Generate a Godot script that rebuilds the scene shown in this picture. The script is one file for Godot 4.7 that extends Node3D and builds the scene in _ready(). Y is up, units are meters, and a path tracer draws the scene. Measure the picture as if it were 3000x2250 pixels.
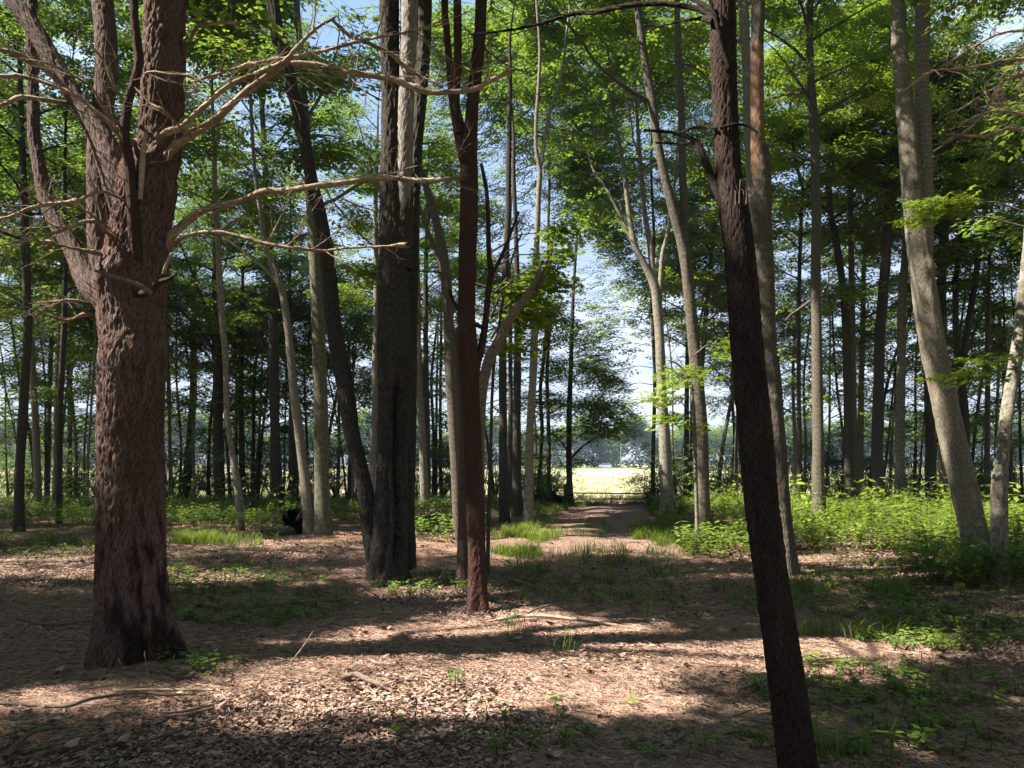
extends Node3D

# ---------------------------------------------------------------- lens, ground, small maths
const F := 2256.0                      # focal length in the photograph's 3000 px
const PITCH := 0.1021                  # the camera looks 5.85 degrees up
const EYE := Vector3(0, 1.6, 0)
const SUN := Vector3(-0.634, 0.766, 0.103)   # towards the sun

var rng := RandomNumberGenerator.new()
var n_low := FastNoiseLite.new()
var n_bark := FastNoiseLite.new()
var taken := {}
var M := {}
var SPRAY := {}
var spray_total := 0
var lit_zones := []
var lit_balls := []
var shafts := []

class Buf:
	var v := PackedVector3Array()
	var n := PackedVector3Array()
	var uv := PackedVector2Array()
	var c := PackedColorArray()
	var i := PackedInt32Array()
	func mesh() -> ArrayMesh:
		var a := []
		a.resize(Mesh.ARRAY_MAX)
		a[Mesh.ARRAY_VERTEX] = v
		a[Mesh.ARRAY_NORMAL] = n
		if uv.size() == v.size():
			a[Mesh.ARRAY_TEX_UV] = uv
		if c.size() == v.size():
			a[Mesh.ARRAY_COLOR] = c
		a[Mesh.ARRAY_INDEX] = i
		var m := ArrayMesh.new()
		m.add_surface_from_arrays(Mesh.PRIMITIVE_TRIANGLES, a)
		return m
	func tri(p: Vector3, q: Vector3, r: Vector3, col := Color.WHITE) -> void:
		var nn := (r - p).cross(q - p).normalized()
		var k := v.size()
		v.append(p); v.append(q); v.append(r)
		n.append(nn); n.append(nn); n.append(nn)
		c.append(col); c.append(col); c.append(col)
		i.append(k); i.append(k + 1); i.append(k + 2)
	func quad(p: Vector3, q: Vector3, r: Vector3, s: Vector3, col := Color.WHITE) -> void:
		tri(p, q, r, col)
		tri(p, r, s, col)


func R(a: float, b: float) -> float:
	return rng.randf_range(a, b)


func gh(x: float, z: float) -> float:                       # height of the forest floor
	var d := clampf((-z - 29.0) / 4.0, 0.0, 1.0)
	return (n_low.get_noise_2d(x * 9.0, z * 9.0) * 0.07 + n_low.get_noise_2d(x * 60.0 + 300.0, z * 60.0) * 0.022) * (1.0 - d) + 0.02


func ray(px: float, py: float) -> Vector3:
	var d := Vector3((px - 1500.0) / F, -(py - 1125.0) / F, -1.0)
	return d.rotated(Vector3.RIGHT, PITCH)


func at(px: float, py: float, z: float) -> Vector3:         # the point seen there, z metres ahead
	var d := ray(px, py)
	return EYE + d * (z / -d.z)


func on_ground(px: float, py: float, lift := 0.0) -> Vector3:
	var d := ray(px, py)
	var p := EYE + d * ((EYE.y - 0.02) / -d.y)
	p.y = gh(p.x, p.z) + lift
	return p


func proj(p: Vector3) -> Vector2:
	var q := (p - EYE).rotated(Vector3.RIGHT, -PITCH)
	if q.z > -0.3:
		return Vector2(-9999, -9999)
	return Vector2(1500.0 + F * q.x / -q.z, 1125.0 - F * q.y / -q.z)


# ---------------------------------------------------------------- objects
func numbered(called: String) -> String:
	if not taken.has(called):
		taken[called] = 0
		return called
	taken[called] += 1
	return "%s_%03d" % [called, taken[called]]


func thing(called: String, label: String, category: String, where: Vector3, group := "") -> Node3D:
	var o := Node3D.new()
	o.name = numbered(called)
	add_child(o)
	o.position = where
	return tag(o, label, category, group)


func tag(o: Node3D, label: String, category: String, group := "", kind := "") -> Node3D:
	if label: o.set_meta("label", label)
	if category: o.set_meta("category", category)
	if group: o.set_meta("group", group)
	if kind: o.set_meta("kind", kind)
	return o


func part(called: String, m: Mesh, material: Material, parent: Node3D) -> MeshInstance3D:
	var o := MeshInstance3D.new()
	o.name = called
	o.mesh = m
	o.material_override = null
	for k in m.get_surface_count():
		o.set_surface_override_material(k, material)
	if parent == self:
		o.name = numbered(called)
	parent.add_child(o, true)
	if parent != self:
		o.position = -parent.position if parent.get_parent() == self else Vector3.ZERO
	return o


func scatter(called: String, m: Mesh, material: Material, tr: Array, cols: PackedColorArray, parent: Node3D) -> MultiMeshInstance3D:
	var mm := MultiMesh.new()
	mm.transform_format = MultiMesh.TRANSFORM_3D
	mm.use_colors = true
	mm.mesh = m
	mm.instance_count = tr.size()
	for k in tr.size():
		mm.set_instance_transform(k, tr[k])
		mm.set_instance_color(k, cols[k])
	var o := MultiMeshInstance3D.new()
	o.name = called if parent != self else numbered(called)
	o.multimesh = mm
	o.material_override = material
	o.set_meta("kind", "stuff")
	parent.add_child(o, true)
	if parent != self:
		o.position = -parent.position
	return o


# ---------------------------------------------------------------- tubes
func smooth_path(pts: Array, rad: Array, step: float) -> Array:
	var P := PackedVector3Array()
	var Q := PackedFloat32Array()
	var n := pts.size()
	for k in n - 1:
		var a: Vector3 = pts[maxi(k - 1, 0)]
		var b: Vector3 = pts[k]
		var c: Vector3 = pts[k + 1]
		var d: Vector3 = pts[mini(k + 2, n - 1)]
		var cuts := maxi(1, int(ceil(b.distance_to(c) / step)))
		for j in cuts:
			var t := float(j) / cuts
			P.append(0.5 * (2.0 * b + (c - a) * t + (2.0 * a - 5.0 * b + 4.0 * c - d) * t * t + (3.0 * b - a - 3.0 * c + d) * t * t * t))
			Q.append(lerpf(rad[k], rad[k + 1], t))
	P.append(pts[n - 1])
	Q.append(rad[n - 1])
	return [P, Q]


# o: amp (bark relief, m), freq, lump (share of the radius), flare (root spread), jag (broken end), cap, tile
func tube(b: Buf, P: PackedVector3Array, Q: PackedFloat32Array, sides: int, o := {}) -> void:
	var amp: float = o.get("amp", 0.0)
	var freq: float = o.get("freq", 14.0)
	var lump: float = o.get("lump", 0.0)
	var flare: float = o.get("flare", 0.0)
	var jag: float = o.get("jag", 0.0)
	var seed_: float = o.get("seed", 0.0)
	var tile: float = o.get("tile", 0.5)
	var crack: Array = o.get("crack", [])
	var knots: Array = o.get("knots", [])
	var tint: Array = o.get("tint", [])
	var n := P.size()
	var first := b.v.size()
	var T0 := (P[1] - P[0]).normalized()
	var N := T0.cross(Vector3(0.13, 0.05, 1)).normalized().cross(T0)
	N = (Vector3(0, 0, 1) - T0 * T0.z)
	if N.length() < 0.1:
		N = Vector3(1, 0, 0) - T0 * T0.x
	N = N.normalized()
	var s := 0.0
	var reps := maxf(1.0, roundf(TAU * Q[0] / tile))
	for k in n:
		var T := (P[mini(k + 1, n - 1)] - P[maxi(k - 1, 0)]).normalized()
		N = (N - T * N.dot(T)).normalized()
		var B := T.cross(N)
		if k > 0:
			s += P[k].distance_to(P[k - 1])
		for j in sides + 1:
			var a := TAU * float(j % sides) / sides
			var ca := cos(a)
			var sa := sin(a)
			var r := Q[k]
			if lump > 0.0:
				r *= 1.0 + lump * n_low.get_noise_3d(ca * 70.0 + seed_ * 9.0, s * 60.0, sa * 70.0)
			if flare > 0.0:
				var e := exp(-s / 0.27)
				r *= 1.0 + flare * e * (0.55 + 0.45 * sin(a * 3.0 + seed_) + 0.3 * sin(a * 5.0 + seed_ * 2.0))
			if amp > 0.0:
				var u := n_bark.get_noise_3d(ca * Q[k] * freq + seed_, s * freq * 0.27 + seed_, sa * Q[k] * freq)
				var w := n_bark.get_noise_3d(ca * Q[k] * freq * 2.7, s * freq * 1.3 + seed_, sa * Q[k] * freq * 2.7 + seed_)
				r += amp * (1.0 - 2.6 * absf(u) + 0.55 * w)
			for kn in knots:                                     # [s, angle, reach, height]
				var da: float = wrapf(a - kn[1], -PI, PI) * Q[k]
				var dd: float = (da * da + (s - kn[0]) * (s - kn[0])) / (kn[2] * kn[2])
				if dd < 5.0:
					r += kn[3] * exp(-dd) * (1.0 + 0.5 * n_low.get_noise_3d(ca * 120.0, s * 300.0, sa * 120.0))
			for cr in crack:                                     # [s0, s1, angle, width, depth]
				if s > cr[0] and s < cr[1]:
					var da2: float = wrapf(a - cr[2] - 0.25 * sin(s * 2.0), -PI, PI)
					r -= cr[4] * exp(-da2 * da2 / (cr[3] * cr[3])) * smoothstep(cr[0], cr[0] + 0.25, s) * (1.0 - smoothstep(cr[1] - 0.3, cr[1], s))
			var p := P[k] + (N * ca + B * sa) * r
			if jag > 0.0 and k == n - 1:
				p += T * jag * (0.5 + n_low.get_noise_2d(a * 90.0, seed_ * 7.0 + 11.0))
			b.v.append(p)
			b.n.append(N * ca + B * sa)
			b.uv.append(Vector2(reps * float(j) / sides, s / (tile * 2.0)))
			if tint.size():
				var f := n_low.get_noise_3d(ca * Q[k] * 160.0 + seed_ * 5.0, s * 55.0, sa * Q[k] * 160.0) * 1.6
				var f2 := n_low.get_noise_3d(ca * Q[k] * 900.0, s * 220.0 + seed_, sa * Q[k] * 900.0)
				var tc: Color = (tint[0] as Color).lerp(tint[1], clampf(0.5 + f, 0.0, 1.0)).lerp(tint[2], clampf(f2 * 2.2, 0.0, 0.85))
				if tint.size() > 3:                                # a scorched, damp foot
					tc = tc.lerp(tint[3], clampf(1.25 - s / 0.75 + f2 * 1.4 - 0.6 * cos(a - 0.8) * 0.0, 0.0, 1.0) * clampf(0.5 + f * 1.5 + sin(a) * 0.5, 0.0, 1.0))
				b.c.append(tc)
	var w1 := sides + 1
	for k in n - 1:
		for j in sides:
			var a0 := first + k * w1 + j
			b.i.append_array([a0, a0 + w1, a0 + w1 + 1, a0, a0 + w1 + 1, a0 + 1])
	if amp > 0.0 or flare > 0.0 or knots.size() or crack.size():
		for k in n:
			for j in sides:
				var jm := (j + sides - 1) % sides
				var du := b.v[first + k * w1 + j + 1] - b.v[first + k * w1 + jm]
				var dv := b.v[first + mini(k + 1, n - 1) * w1 + j] - b.v[first + maxi(k - 1, 0) * w1 + j]
				b.n[first + k * w1 + j] = du.cross(dv).normalized()
			b.n[first + k * w1 + sides] = b.n[first + k * w1]
	if o.get("cap", true):
		var T := (P[n - 1] - P[n - 2]).normalized()
		var c := b.v.size()
		b.v.append(P[n - 1] - T * jag * 0.3)
		b.n.append(T)
		b.uv.append(Vector2(0, 0))
		if tint.size():
			b.c.append(tint[1])
		for j in sides:
			var a0 := first + (n - 1) * w1 + j
			b.i.append_array([a0, c, a0 + 1])


func px_path(list: Array, z: float, dz := 0.0, dz_end := 0.0) -> Array:     # photo polyline [x, y, width] -> points, radii
	var pts := []
	var rad := []
	for k in list.size():
		var q: Array = list[k]
		var zz := z + lerpf(dz, dz_end, float(k) / maxf(1.0, list.size() - 1))
		if q.size() > 3:
			zz += q[3]
		pts.append(at(q[0], q[1], zz))
		rad.append(maxf(0.0035, q[2] * 0.5 / F * zz / sqrt(1.0 + pow((q[0] - 1500.0) / F, 2.0))))   # a round stem seen off the axis looks wider
	return [pts, rad]


func stem_mesh(list: Array, z: float, step: float, sides: int, o := {}) -> ArrayMesh:
	var pr := px_path(list, z, o.get("dz", 0.0), o.get("dz_end", o.get("dz", 0.0)))
	var sm := smooth_path(pr[0], pr[1], step)
	var b := Buf.new()
	tube(b, sm[0], sm[1], sides, o)
	return b.mesh()


func twig(b: Buf, from: Vector3, dir: Vector3, length: float, r: float, droop: float, forks: int) -> void:
	var P := PackedVector3Array()
	var Q := PackedFloat32Array()
	var p := from
	var d := dir.normalized()
	var n := 5
	for k in n + 1:
		P.append(p)
		Q.append(r * (1.0 - 0.75 * k / n))
		p += d * length / n
		d = (d + Vector3(R(-0.22, 0.22), R(-0.22, 0.22) - droop, R(-0.22, 0.22))).normalized()
		if forks > 0 and k > 0 and rng.randf() < 0.5:
			twig(b, P[k], (d + Vector3(R(-0.9, 0.9), R(-0.7, 0.7), R(-0.9, 0.9))).normalized(), length * R(0.3, 0.55), r * 0.55, droop, forks - 1)
	tube(b, P, Q, 4 if r < 0.012 else 6, {"cap": false})


func dead_branch(list: Array, z: float, dz: float, dz_end: float, twigs: int, mat: Material, parent: Node3D, called := "dead_branch", tw := 0.55) -> void:
	var pr := px_path(list, z, dz, dz_end)
	if dz > -0.6 and z < 7.0:
		pr[0][0] += Vector3(0, 0, -0.16)
	for k in pr[0].size():                                       # dead wood is never straight
		pr[0][k] += Vector3(R(-1, 1), R(-1, 1), R(-1, 1)) * (0.007 if k > 0 else 0.0)
		pr[1][k] *= R(0.74, 0.95)
	var sm := smooth_path(pr[0], pr[1], 0.03)
	var b := Buf.new()
	var kn := []
	for k in 5:
		kn.append([R(0.2, 3.0), R(-PI, PI), R(0.02, 0.05), R(0.006, 0.016)])
	tube(b, sm[0], sm[1], 11, {"lump": 0.22, "seed": R(0, 90), "amp": 0.0035, "freq": 46.0, "jag": 0.06, "knots": kn, "tint": [Color(0.72, 0.7, 0.7), Color(1.0, 0.98, 0.95), Color(0.5, 0.42, 0.36)]})
	var P: PackedVector3Array = sm[0]
	twigs = int(twigs * 1.9)
	for k in twigs:
		var q := int(lerpf(P.size() * 0.12, P.size() - 2, (k + rng.randf()) / twigs))
		var along := (P[q + 1] - P[q]).normalized()
		var side := Vector3(R(-0.6, 0.6), R(-0.8, 1.0), R(-0.7, 0.9))
		twig(b, P[q], along * R(0.3, 0.9) + side, R(0.25, 1.0) * tw, R(0.0035, 0.007), R(-0.04, 0.08), 1)
	while b.c.size() < b.v.size():
		b.c.append(Color(0.85, 0.82, 0.8))
	part(called, b.mesh(), mat, parent)


# ---------------------------------------------------------------- foliage
func leaf_flat(b: Buf, at_: Vector3, dir: Vector3, up: Vector3, l: float, w: float, fold: float, col: Color) -> void:
	var side := dir.cross(up).normalized()
	var tip := at_ + dir * l - up * l * 0.12
	var mid := at_ + dir * l * 0.45
	b.tri(at_, mid + side * w * 0.5 - up * fold, tip, col)
	b.tri(at_, tip, mid - side * w * 0.5 - up * fold, col)


func leaf_lobed(b: Buf, at_: Vector3, dir: Vector3, up: Vector3, l: float, col: Color) -> void:   # five lobes, like a maple's
	var side := dir.cross(up).normalized()
	var c := at_ + dir * l * 0.3
	for a in [[0.0, 0.72], [0.85, 0.6], [-0.85, 0.6], [1.75, 0.38], [-1.75, 0.38]]:
		var t: float = a[0]
		var d: Vector3 = dir * cos(t) + side * sin(t)
		var s := dir * -sin(t) + side * cos(t)
		var e: Vector3 = d * l * a[1]
		b.tri(c - d * l * 0.08 - s * l * 0.03, c + d * l * a[1] * 0.45 + s * l * 0.14 - up * l * 0.02, c + e - up * l * 0.1, col)
		b.tri(c - d * l * 0.08 + s * l * 0.03, c + e - up * l * 0.1, c + d * l * a[1] * 0.45 - s * l * 0.14 - up * l * 0.02, col)


func make_spray(seed_: int, leaves: int, length: float, ll: float, lobed: bool, spread: float, rough: float) -> ArrayMesh:
	rng.seed = seed_
	var b := Buf.new()
	for k in leaves:
		var t := (k + 0.5) / leaves
		var s := 1.0 if k % 2 else -1.0
		var p := Vector3(length * (t * 0.95), R(-rough, rough) - 0.12 * t * t * length, s * R(0.0, spread) * sin(PI * minf(t + 0.12, 1.0)))
		var a := s * R(0.2, 1.25)
		var d := Vector3(cos(a), R(-0.35, 0.1), sin(a)).normalized()
		var up := (Vector3.UP + Vector3(R(-0.45, 0.45), 0, R(-0.45, 0.45))).normalized()
		up = (up - d * d.dot(up)).normalized()
		var g := R(0.75, 1.25)
		if lobed:
			leaf_lobed(b, p, d, up, ll * R(0.8, 1.25), Color(g, g, g))
		else:
			leaf_flat(b, p, d, up, ll * R(0.75, 1.25), ll * R(0.5, 0.68), ll * 0.1, Color(g, g, g))
	var tw := Buf.new()
	tube(b, PackedVector3Array([Vector3(-0.05, 0, 0), Vector3(length * 0.5, -0.02, 0.01), Vector3(length * 0.95, -0.1 * length, 0)]), PackedFloat32Array([0.004, 0.003, 0.0015]), 3, {"cap": false})
	while b.c.size() < b.v.size():
		b.c.append(Color(0.6, 0.42, 0.5))
	b.uv = PackedVector2Array()
	return b.mesh()


func make_needles(seed_: int) -> ArrayMesh:
	rng.seed = seed_
	var b := Buf.new()
	for k in 46:
		var t := k / 46.0
		var d := Vector3(R(0.2, 1.0), R(-0.6, 0.8), R(-1, 1)).normalized()
		var p := Vector3(t * 0.4, 0, 0)
		var side := d.cross(Vector3(R(-1, 1), R(-1, 1), R(-1, 1))).normalized() * 0.006
		b.tri(p - side, p + side, p + d * R(0.12, 0.2), Color(1, 1, 1))
	return b.mesh()


func sunlit_wanted(p: Vector3) -> bool:               # would a leaf here shade a spot that the photograph shows in the sun?
	var t := (p.y - 0.03) / SUN.y
	if t > 0.4:
		var g := p - SUN * t
		var q := proj(g)
		if n_low.get_noise_2d(g.x * 24.0 + 40.0, g.z * 120.0) < -0.24:      # streaks of shade stay within the sunny patches
			q.y = -9999.0
		for e in lit_zones:
			var dx: float = (q.x - e[0]) / e[2]
			var dy: float = (q.y - e[1]) / e[3]
			if dx * dx + dy * dy < 1.0:
				return true
	for s in lit_balls:
		var d: Vector3 = p - s[0]
		var along := d.dot(SUN)
		if along > 0.1 and (d - SUN * along).length_squared() < s[1] * s[1]:
			return true
	return false


func shades(t: Transform3D, slack := 0.98) -> bool:
	for u in [0.0, 0.3, 0.6]:
		if sunlit_wanted(t * Vector3(u, 0, 0)) and rng.randf() < slack:
			return true
	for s in shafts:
		var d: Vector3 = t.origin - s[0]
		var along := d.dot(SUN)
		if along > 0.1 and (d - SUN * along).length_squared() < s[1] * s[1]:
			return true
	return false


func leaf_tone(warm: float) -> Color:                  # linear leaf colour, from blue-green to yellow-green
	var t := clampf(warm + R(-0.3, 0.3), 0.0, 1.0)
	var g := R(0.8, 1.2)
	return Color(lerpf(0.095, 0.245, t) * g, lerpf(0.17, 0.335, t) * g, lerpf(0.052, 0.04, t) * g)


func spray_at(p: Vector3, outward: Vector3, size: float) -> Transform3D:
	var yaw := atan2(-outward.z, outward.x) + R(-0.9, 0.9)
	var b := Basis.from_euler(Vector3(R(-0.35, 0.35), yaw, R(-0.35, 0.25)))
	return Transform3D(b.scaled(Vector3.ONE * size * R(0.7, 1.3)), p)


# limbs along a trunk, with sprays on them; o: from, to (heights), reach, limbs, per (sprays a limb), warm, size, rise, keep (share that obeys the sunlit spots), kind
func crown(tree: Node3D, P: PackedVector3Array, Q: PackedFloat32Array, o: Dictionary, mat: Material) -> void:
	var b := Buf.new()
	var tr := []
	var cols := PackedColorArray()
	var limbs: int = o.get("limbs", 14)
	var lo: float = o.get("from", 5.0)
	var hi: float = o.get("to", 16.0)
	var reach: float = o.get("reach", 3.0)
	var per: int = o.get("per", 24)
	var warm: float = o.get("warm", 0.4)
	var size: float = o.get("size", 1.0) * R(0.78, 1.3)
	var rise: float = o.get("rise", 0.5)
	var az := R(0, TAU)
	for k in limbs:
		var h := lerpf(lo, hi, pow((k + rng.randf() * 0.8) / limbs, 0.62))
		var i := 0
		while i < P.size() - 2 and P[i].y < h:
			i += 1
		var p0 := P[i]
		az += 2.4 + R(-0.5, 0.5)
		var f := (h - lo) / maxf(0.1, hi - lo)
		var shape := sin(PI * clampf(0.18 + 0.75 * f, 0, 1))
		var length := reach * (0.35 + 0.65 * shape) * R(0.7, 1.25)
		var d := Vector3(cos(az), rise * R(0.3, 1.3) + f * 0.5, sin(az)).normalized()
		var L := PackedVector3Array()
		var W := PackedFloat32Array()
		var p := p0
		for j in 7:
			L.append(p)
			W.append(maxf(0.006, minf(Q[i] * 0.5, 0.008 + length * 0.011) * (1.0 - j / 6.6)))
			p += d * length / 6.0
			d = (d + Vector3(R(-0.2, 0.2), R(-0.16, 0.1), R(-0.2, 0.2))).normalized()
		if sunlit_wanted(L[2]) or sunlit_wanted(L[4]) or sunlit_wanted(L[6]):
			continue
		tube(b, L, W, 5, {"cap": false})
		var twigs := maxi(2, int(length * 1.6))
		for m in twigs:
			var t := 0.3 + 0.7 * (m + rng.randf()) / twigs
			var q := L[mini(6, int(t * 6.0))]
			var a2 := atan2(d.z, d.x) + (1.0 if m % 2 else -1.0) * R(0.3, 1.3)
			var d2 := Vector3(cos(a2), R(-0.2, 0.35), sin(a2)).normalized()
			var l2 := length * R(0.2, 0.42)
			var e := q + d2 * l2 + Vector3(0, -0.04 * l2, 0)
			tube(b, PackedVector3Array([q, (q + e) * 0.5 + Vector3(0, 0.03, 0), e]), PackedFloat32Array([0.008, 0.006, 0.003]), 3, {"cap": false})
			for c in maxi(1, per / twigs):
				var u := R(0.05, 1.05)
				var s := q.lerp(e, u) + Vector3(R(-0.25, 0.25), R(-0.16, 0.12), R(-0.25, 0.25))
				var st := spray_at(s, d2, size)
				if s.y < 0.25 or shades(st):
					continue
				tr.append(st)
				cols.append(leaf_tone(warm))
	if b.v.size():
		var br := part("branches", b.mesh(), mat, tree)
		br.set_meta("kind", "stuff")
	leaves(tree, tr, cols, o.get("kind", ""))


func leaves(tree: Node3D, tr: Array, cols: PackedColorArray, kind := "") -> void:
	if tr.is_empty():
		return
	spray_total += tr.size()
	var which := kind if kind else ("leaf%d" % (rng.randi() % 4))
	scatter("crown", SPRAY[which], M.needle if which == "needle" else M.leaf, tr, cols, tree)


# layers of leaves: [x, y, half width, half height, how many, nearer (-) or farther (+)] in the photograph, each on a limb from the trunk
func layers(tree: Node3D, list: Array, z: float, from: Vector3, warm: float, size: float, mat: Material, kind := "", mult := 1.0) -> void:
	var b := Buf.new()
	var tr := []
	var cols := PackedColorArray()
	for q in list:
		var zz: float = z + q[5]
		var c := at(q[0], q[1], zz)
		var rx: float = q[2] / F * zz
		var ry: float = q[3] / F * zz
		var root := Vector3(from.x, minf(maxf(from.y, c.y - rx * 0.5 - 0.2), c.y), from.z) if from.y < 900.0 else c
		var mid := root.lerp(c, 0.5) + Vector3(0, 0.1, 0)
		if from.y < 900.0:
			tube(b, PackedVector3Array([root, mid, c]), PackedFloat32Array([0.018, 0.012, 0.005]), 5, {"cap": false})
		for k in int(q[4] * mult):
			var a := R(0, TAU)
			var s := pow(rng.randf(), 0.6) * R(0.75, 1.2)
			var p := c + Vector3(cos(a) * s * rx, R(-1, 1) * R(0.4, 1.1) * ry, sin(a) * s * rx)
			var st := spray_at(p, p - root, size)
			if shades(st, 0.95):
				continue
			tr.append(st)
			cols.append(leaf_tone(warm))
			if k % 4 == 0 and from.y < 900.0:
				tube(b, PackedVector3Array([mid.lerp(c, R(0.2, 1.0)), p]), PackedFloat32Array([0.006, 0.003]), 3, {"cap": false})
	if b.v.size():
		var br := part("branches", b.mesh(), mat, tree)
		br.set_meta("kind", "stuff")
	leaves(tree, tr, cols, kind)


# ---------------------------------------------------------------- one forest tree from its outline in the photograph
# o: z, bark, stems [[outline, dz]], top (height it grows to), crown {}, layers [], amp, flare, limbs
func tree(called: String, label: String, list: Array, o := {}, group := "") -> Node3D:
	var b0 := on_ground(list[0][0], list[0][1])
	var z: float = o.get("z", -b0.z)
	var mat: Material = M[o.get("bark", "grey")]
	var pr := px_path(list, z, 0.0, o.get("dz", 0.0))
	var pts: Array = pr[0]
	var rad: Array = pr[1]
	pts[0].y = gh(pts[0].x, pts[0].z) - 0.06
	var top: float = o.get("top", 17.0)
	var last: Vector3 = pts[-1]
	var dir := (pts[-1] - pts[maxi(0, pts.size() - 3)]) as Vector3
	dir = (dir.normalized() + Vector3(0, 1.2, 0)).normalized()
	if top > last.y + 0.5:
		var r0: float = rad[-1]
		for k in 4:
			var t := (k + 1) / 4.0
			pts.append(last + dir * (top - last.y) * t + Vector3(R(-0.2, 0.2), 0, R(-0.2, 0.2)) * t)
			rad.append(r0 * (1.0 - 0.82 * t))
	var sm := smooth_path(pts, rad, o.get("step", 0.22))
	var node := thing(called, label, "tree", Vector3(pts[0].x, gh(pts[0].x, pts[0].z), pts[0].z), group)
	var b := Buf.new()
	tube(b, sm[0], sm[1], o.get("sides", 14), {"amp": o.get("amp", 0.0), "freq": o.get("freq", 26.0), "lump": o.get("lump", 0.14), "flare": o.get("flare", 0.35), "seed": R(0, 200), "jag": o.get("jag", 0.0), "crack": o.get("crack", []), "knots": o.get("knots", []), "tint": o.get("tint", [])})
	part("trunk", b.mesh(), mat, node)
	for s in o.get("stems", []):
		var sp := px_path(s[0], z, s[1], s[2] if s.size() > 2 else s[1])
		var sl: Vector3 = sp[0][-1]
		if s.size() < 4 and sl.y < top - 2.0:
			var sd: Vector3 = ((sl - sp[0][-2]).normalized() + Vector3(0, 0.8, 0)).normalized()
			sp[0].append(sl + sd * (top - 1.0 - sl.y) * 0.6)
			sp[1].append(sp[1][-1] * 0.5)
			sp[0].append(sl + sd * (top - 1.0 - sl.y))
			sp[1].append(0.006)
		var ss := smooth_path(sp[0], sp[1], o.get("step", 0.22))
		var sb := Buf.new()
		tube(sb, ss[0], ss[1], maxi(8, o.get("sides", 14) - 4), {"lump": 0.14, "seed": R(0, 200), "amp": o.get("amp", 0.0) * 0.7, "freq": o.get("freq", 26.0)})
		part(s[3] if s.size() > 3 else "stem", sb.mesh(), mat, node)
		if o.has("crown") and s.size() < 4:
			var oc: Dictionary = o.crown.duplicate()
			oc.limbs = int(oc.get("limbs", 14) * 0.5)
			oc.from = maxf(oc.get("from", 5.0), sp[0][0].y + 1.0)
			oc.to = top - 1.0
			crown(node, ss[0], ss[1], oc, mat)
	if o.has("crown"):
		var oc: Dictionary = o.crown.duplicate()
		oc.to = top
		crown(node, sm[0], sm[1], oc, mat)
	if o.has("layers"):
		layers(node, o.layers, z, sm[0][int(sm[0].size() * 0.4)], o.get("warm", 0.5), o.get("size", 1.0), mat, o.get("spray", ""), o.get("mult", 1.0))
	return node


# ---------------------------------------------------------------- materials
func noise_tex(type: int, freq: float, octaves: int, ramp: Array, size := 512, warp := 0.0, cell := -1, seed_ := 1) -> NoiseTexture2D:
	var n := FastNoiseLite.new()
	n.noise_type = type
	n.frequency = freq
	n.seed = seed_
	n.fractal_octaves = octaves
	if cell == -2:
		n.fractal_type = FastNoiseLite.FRACTAL_RIDGED
	if octaves <= 1:
		n.fractal_type = FastNoiseLite.FRACTAL_NONE
	if cell >= 0:
		n.cellular_return_type = cell
	if warp > 0.0:
		n.domain_warp_enabled = true
		n.domain_warp_amplitude = warp
		n.domain_warp_frequency = freq * 1.5
	var t := NoiseTexture2D.new()
	t.width = size
	t.height = size
	t.seamless = true
	t.noise = n
	if ramp.size():
		var g := Gradient.new()
		var offs := PackedFloat32Array()
		var cs := PackedColorArray()
		for r in ramp:
			offs.append(r[0])
			cs.append((r[1] as Color).linear_to_srgb())
		g.offsets = offs
		g.colors = cs
		t.color_ramp = g
	return t


func mat(color: Color, rough := 0.9, tex: Texture2D = null, relief: Texture2D = null, height := 1.0) -> StandardMaterial3D:
	var m := StandardMaterial3D.new()
	m.albedo_color = color.linear_to_srgb()
	m.roughness = rough
	m.metallic_specular = 0.25
	if tex:
		m.albedo_texture = tex
	if relief:
		m.heightmap_enabled = true
		m.heightmap_texture = relief
		m.heightmap_scale = height
	return m


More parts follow.
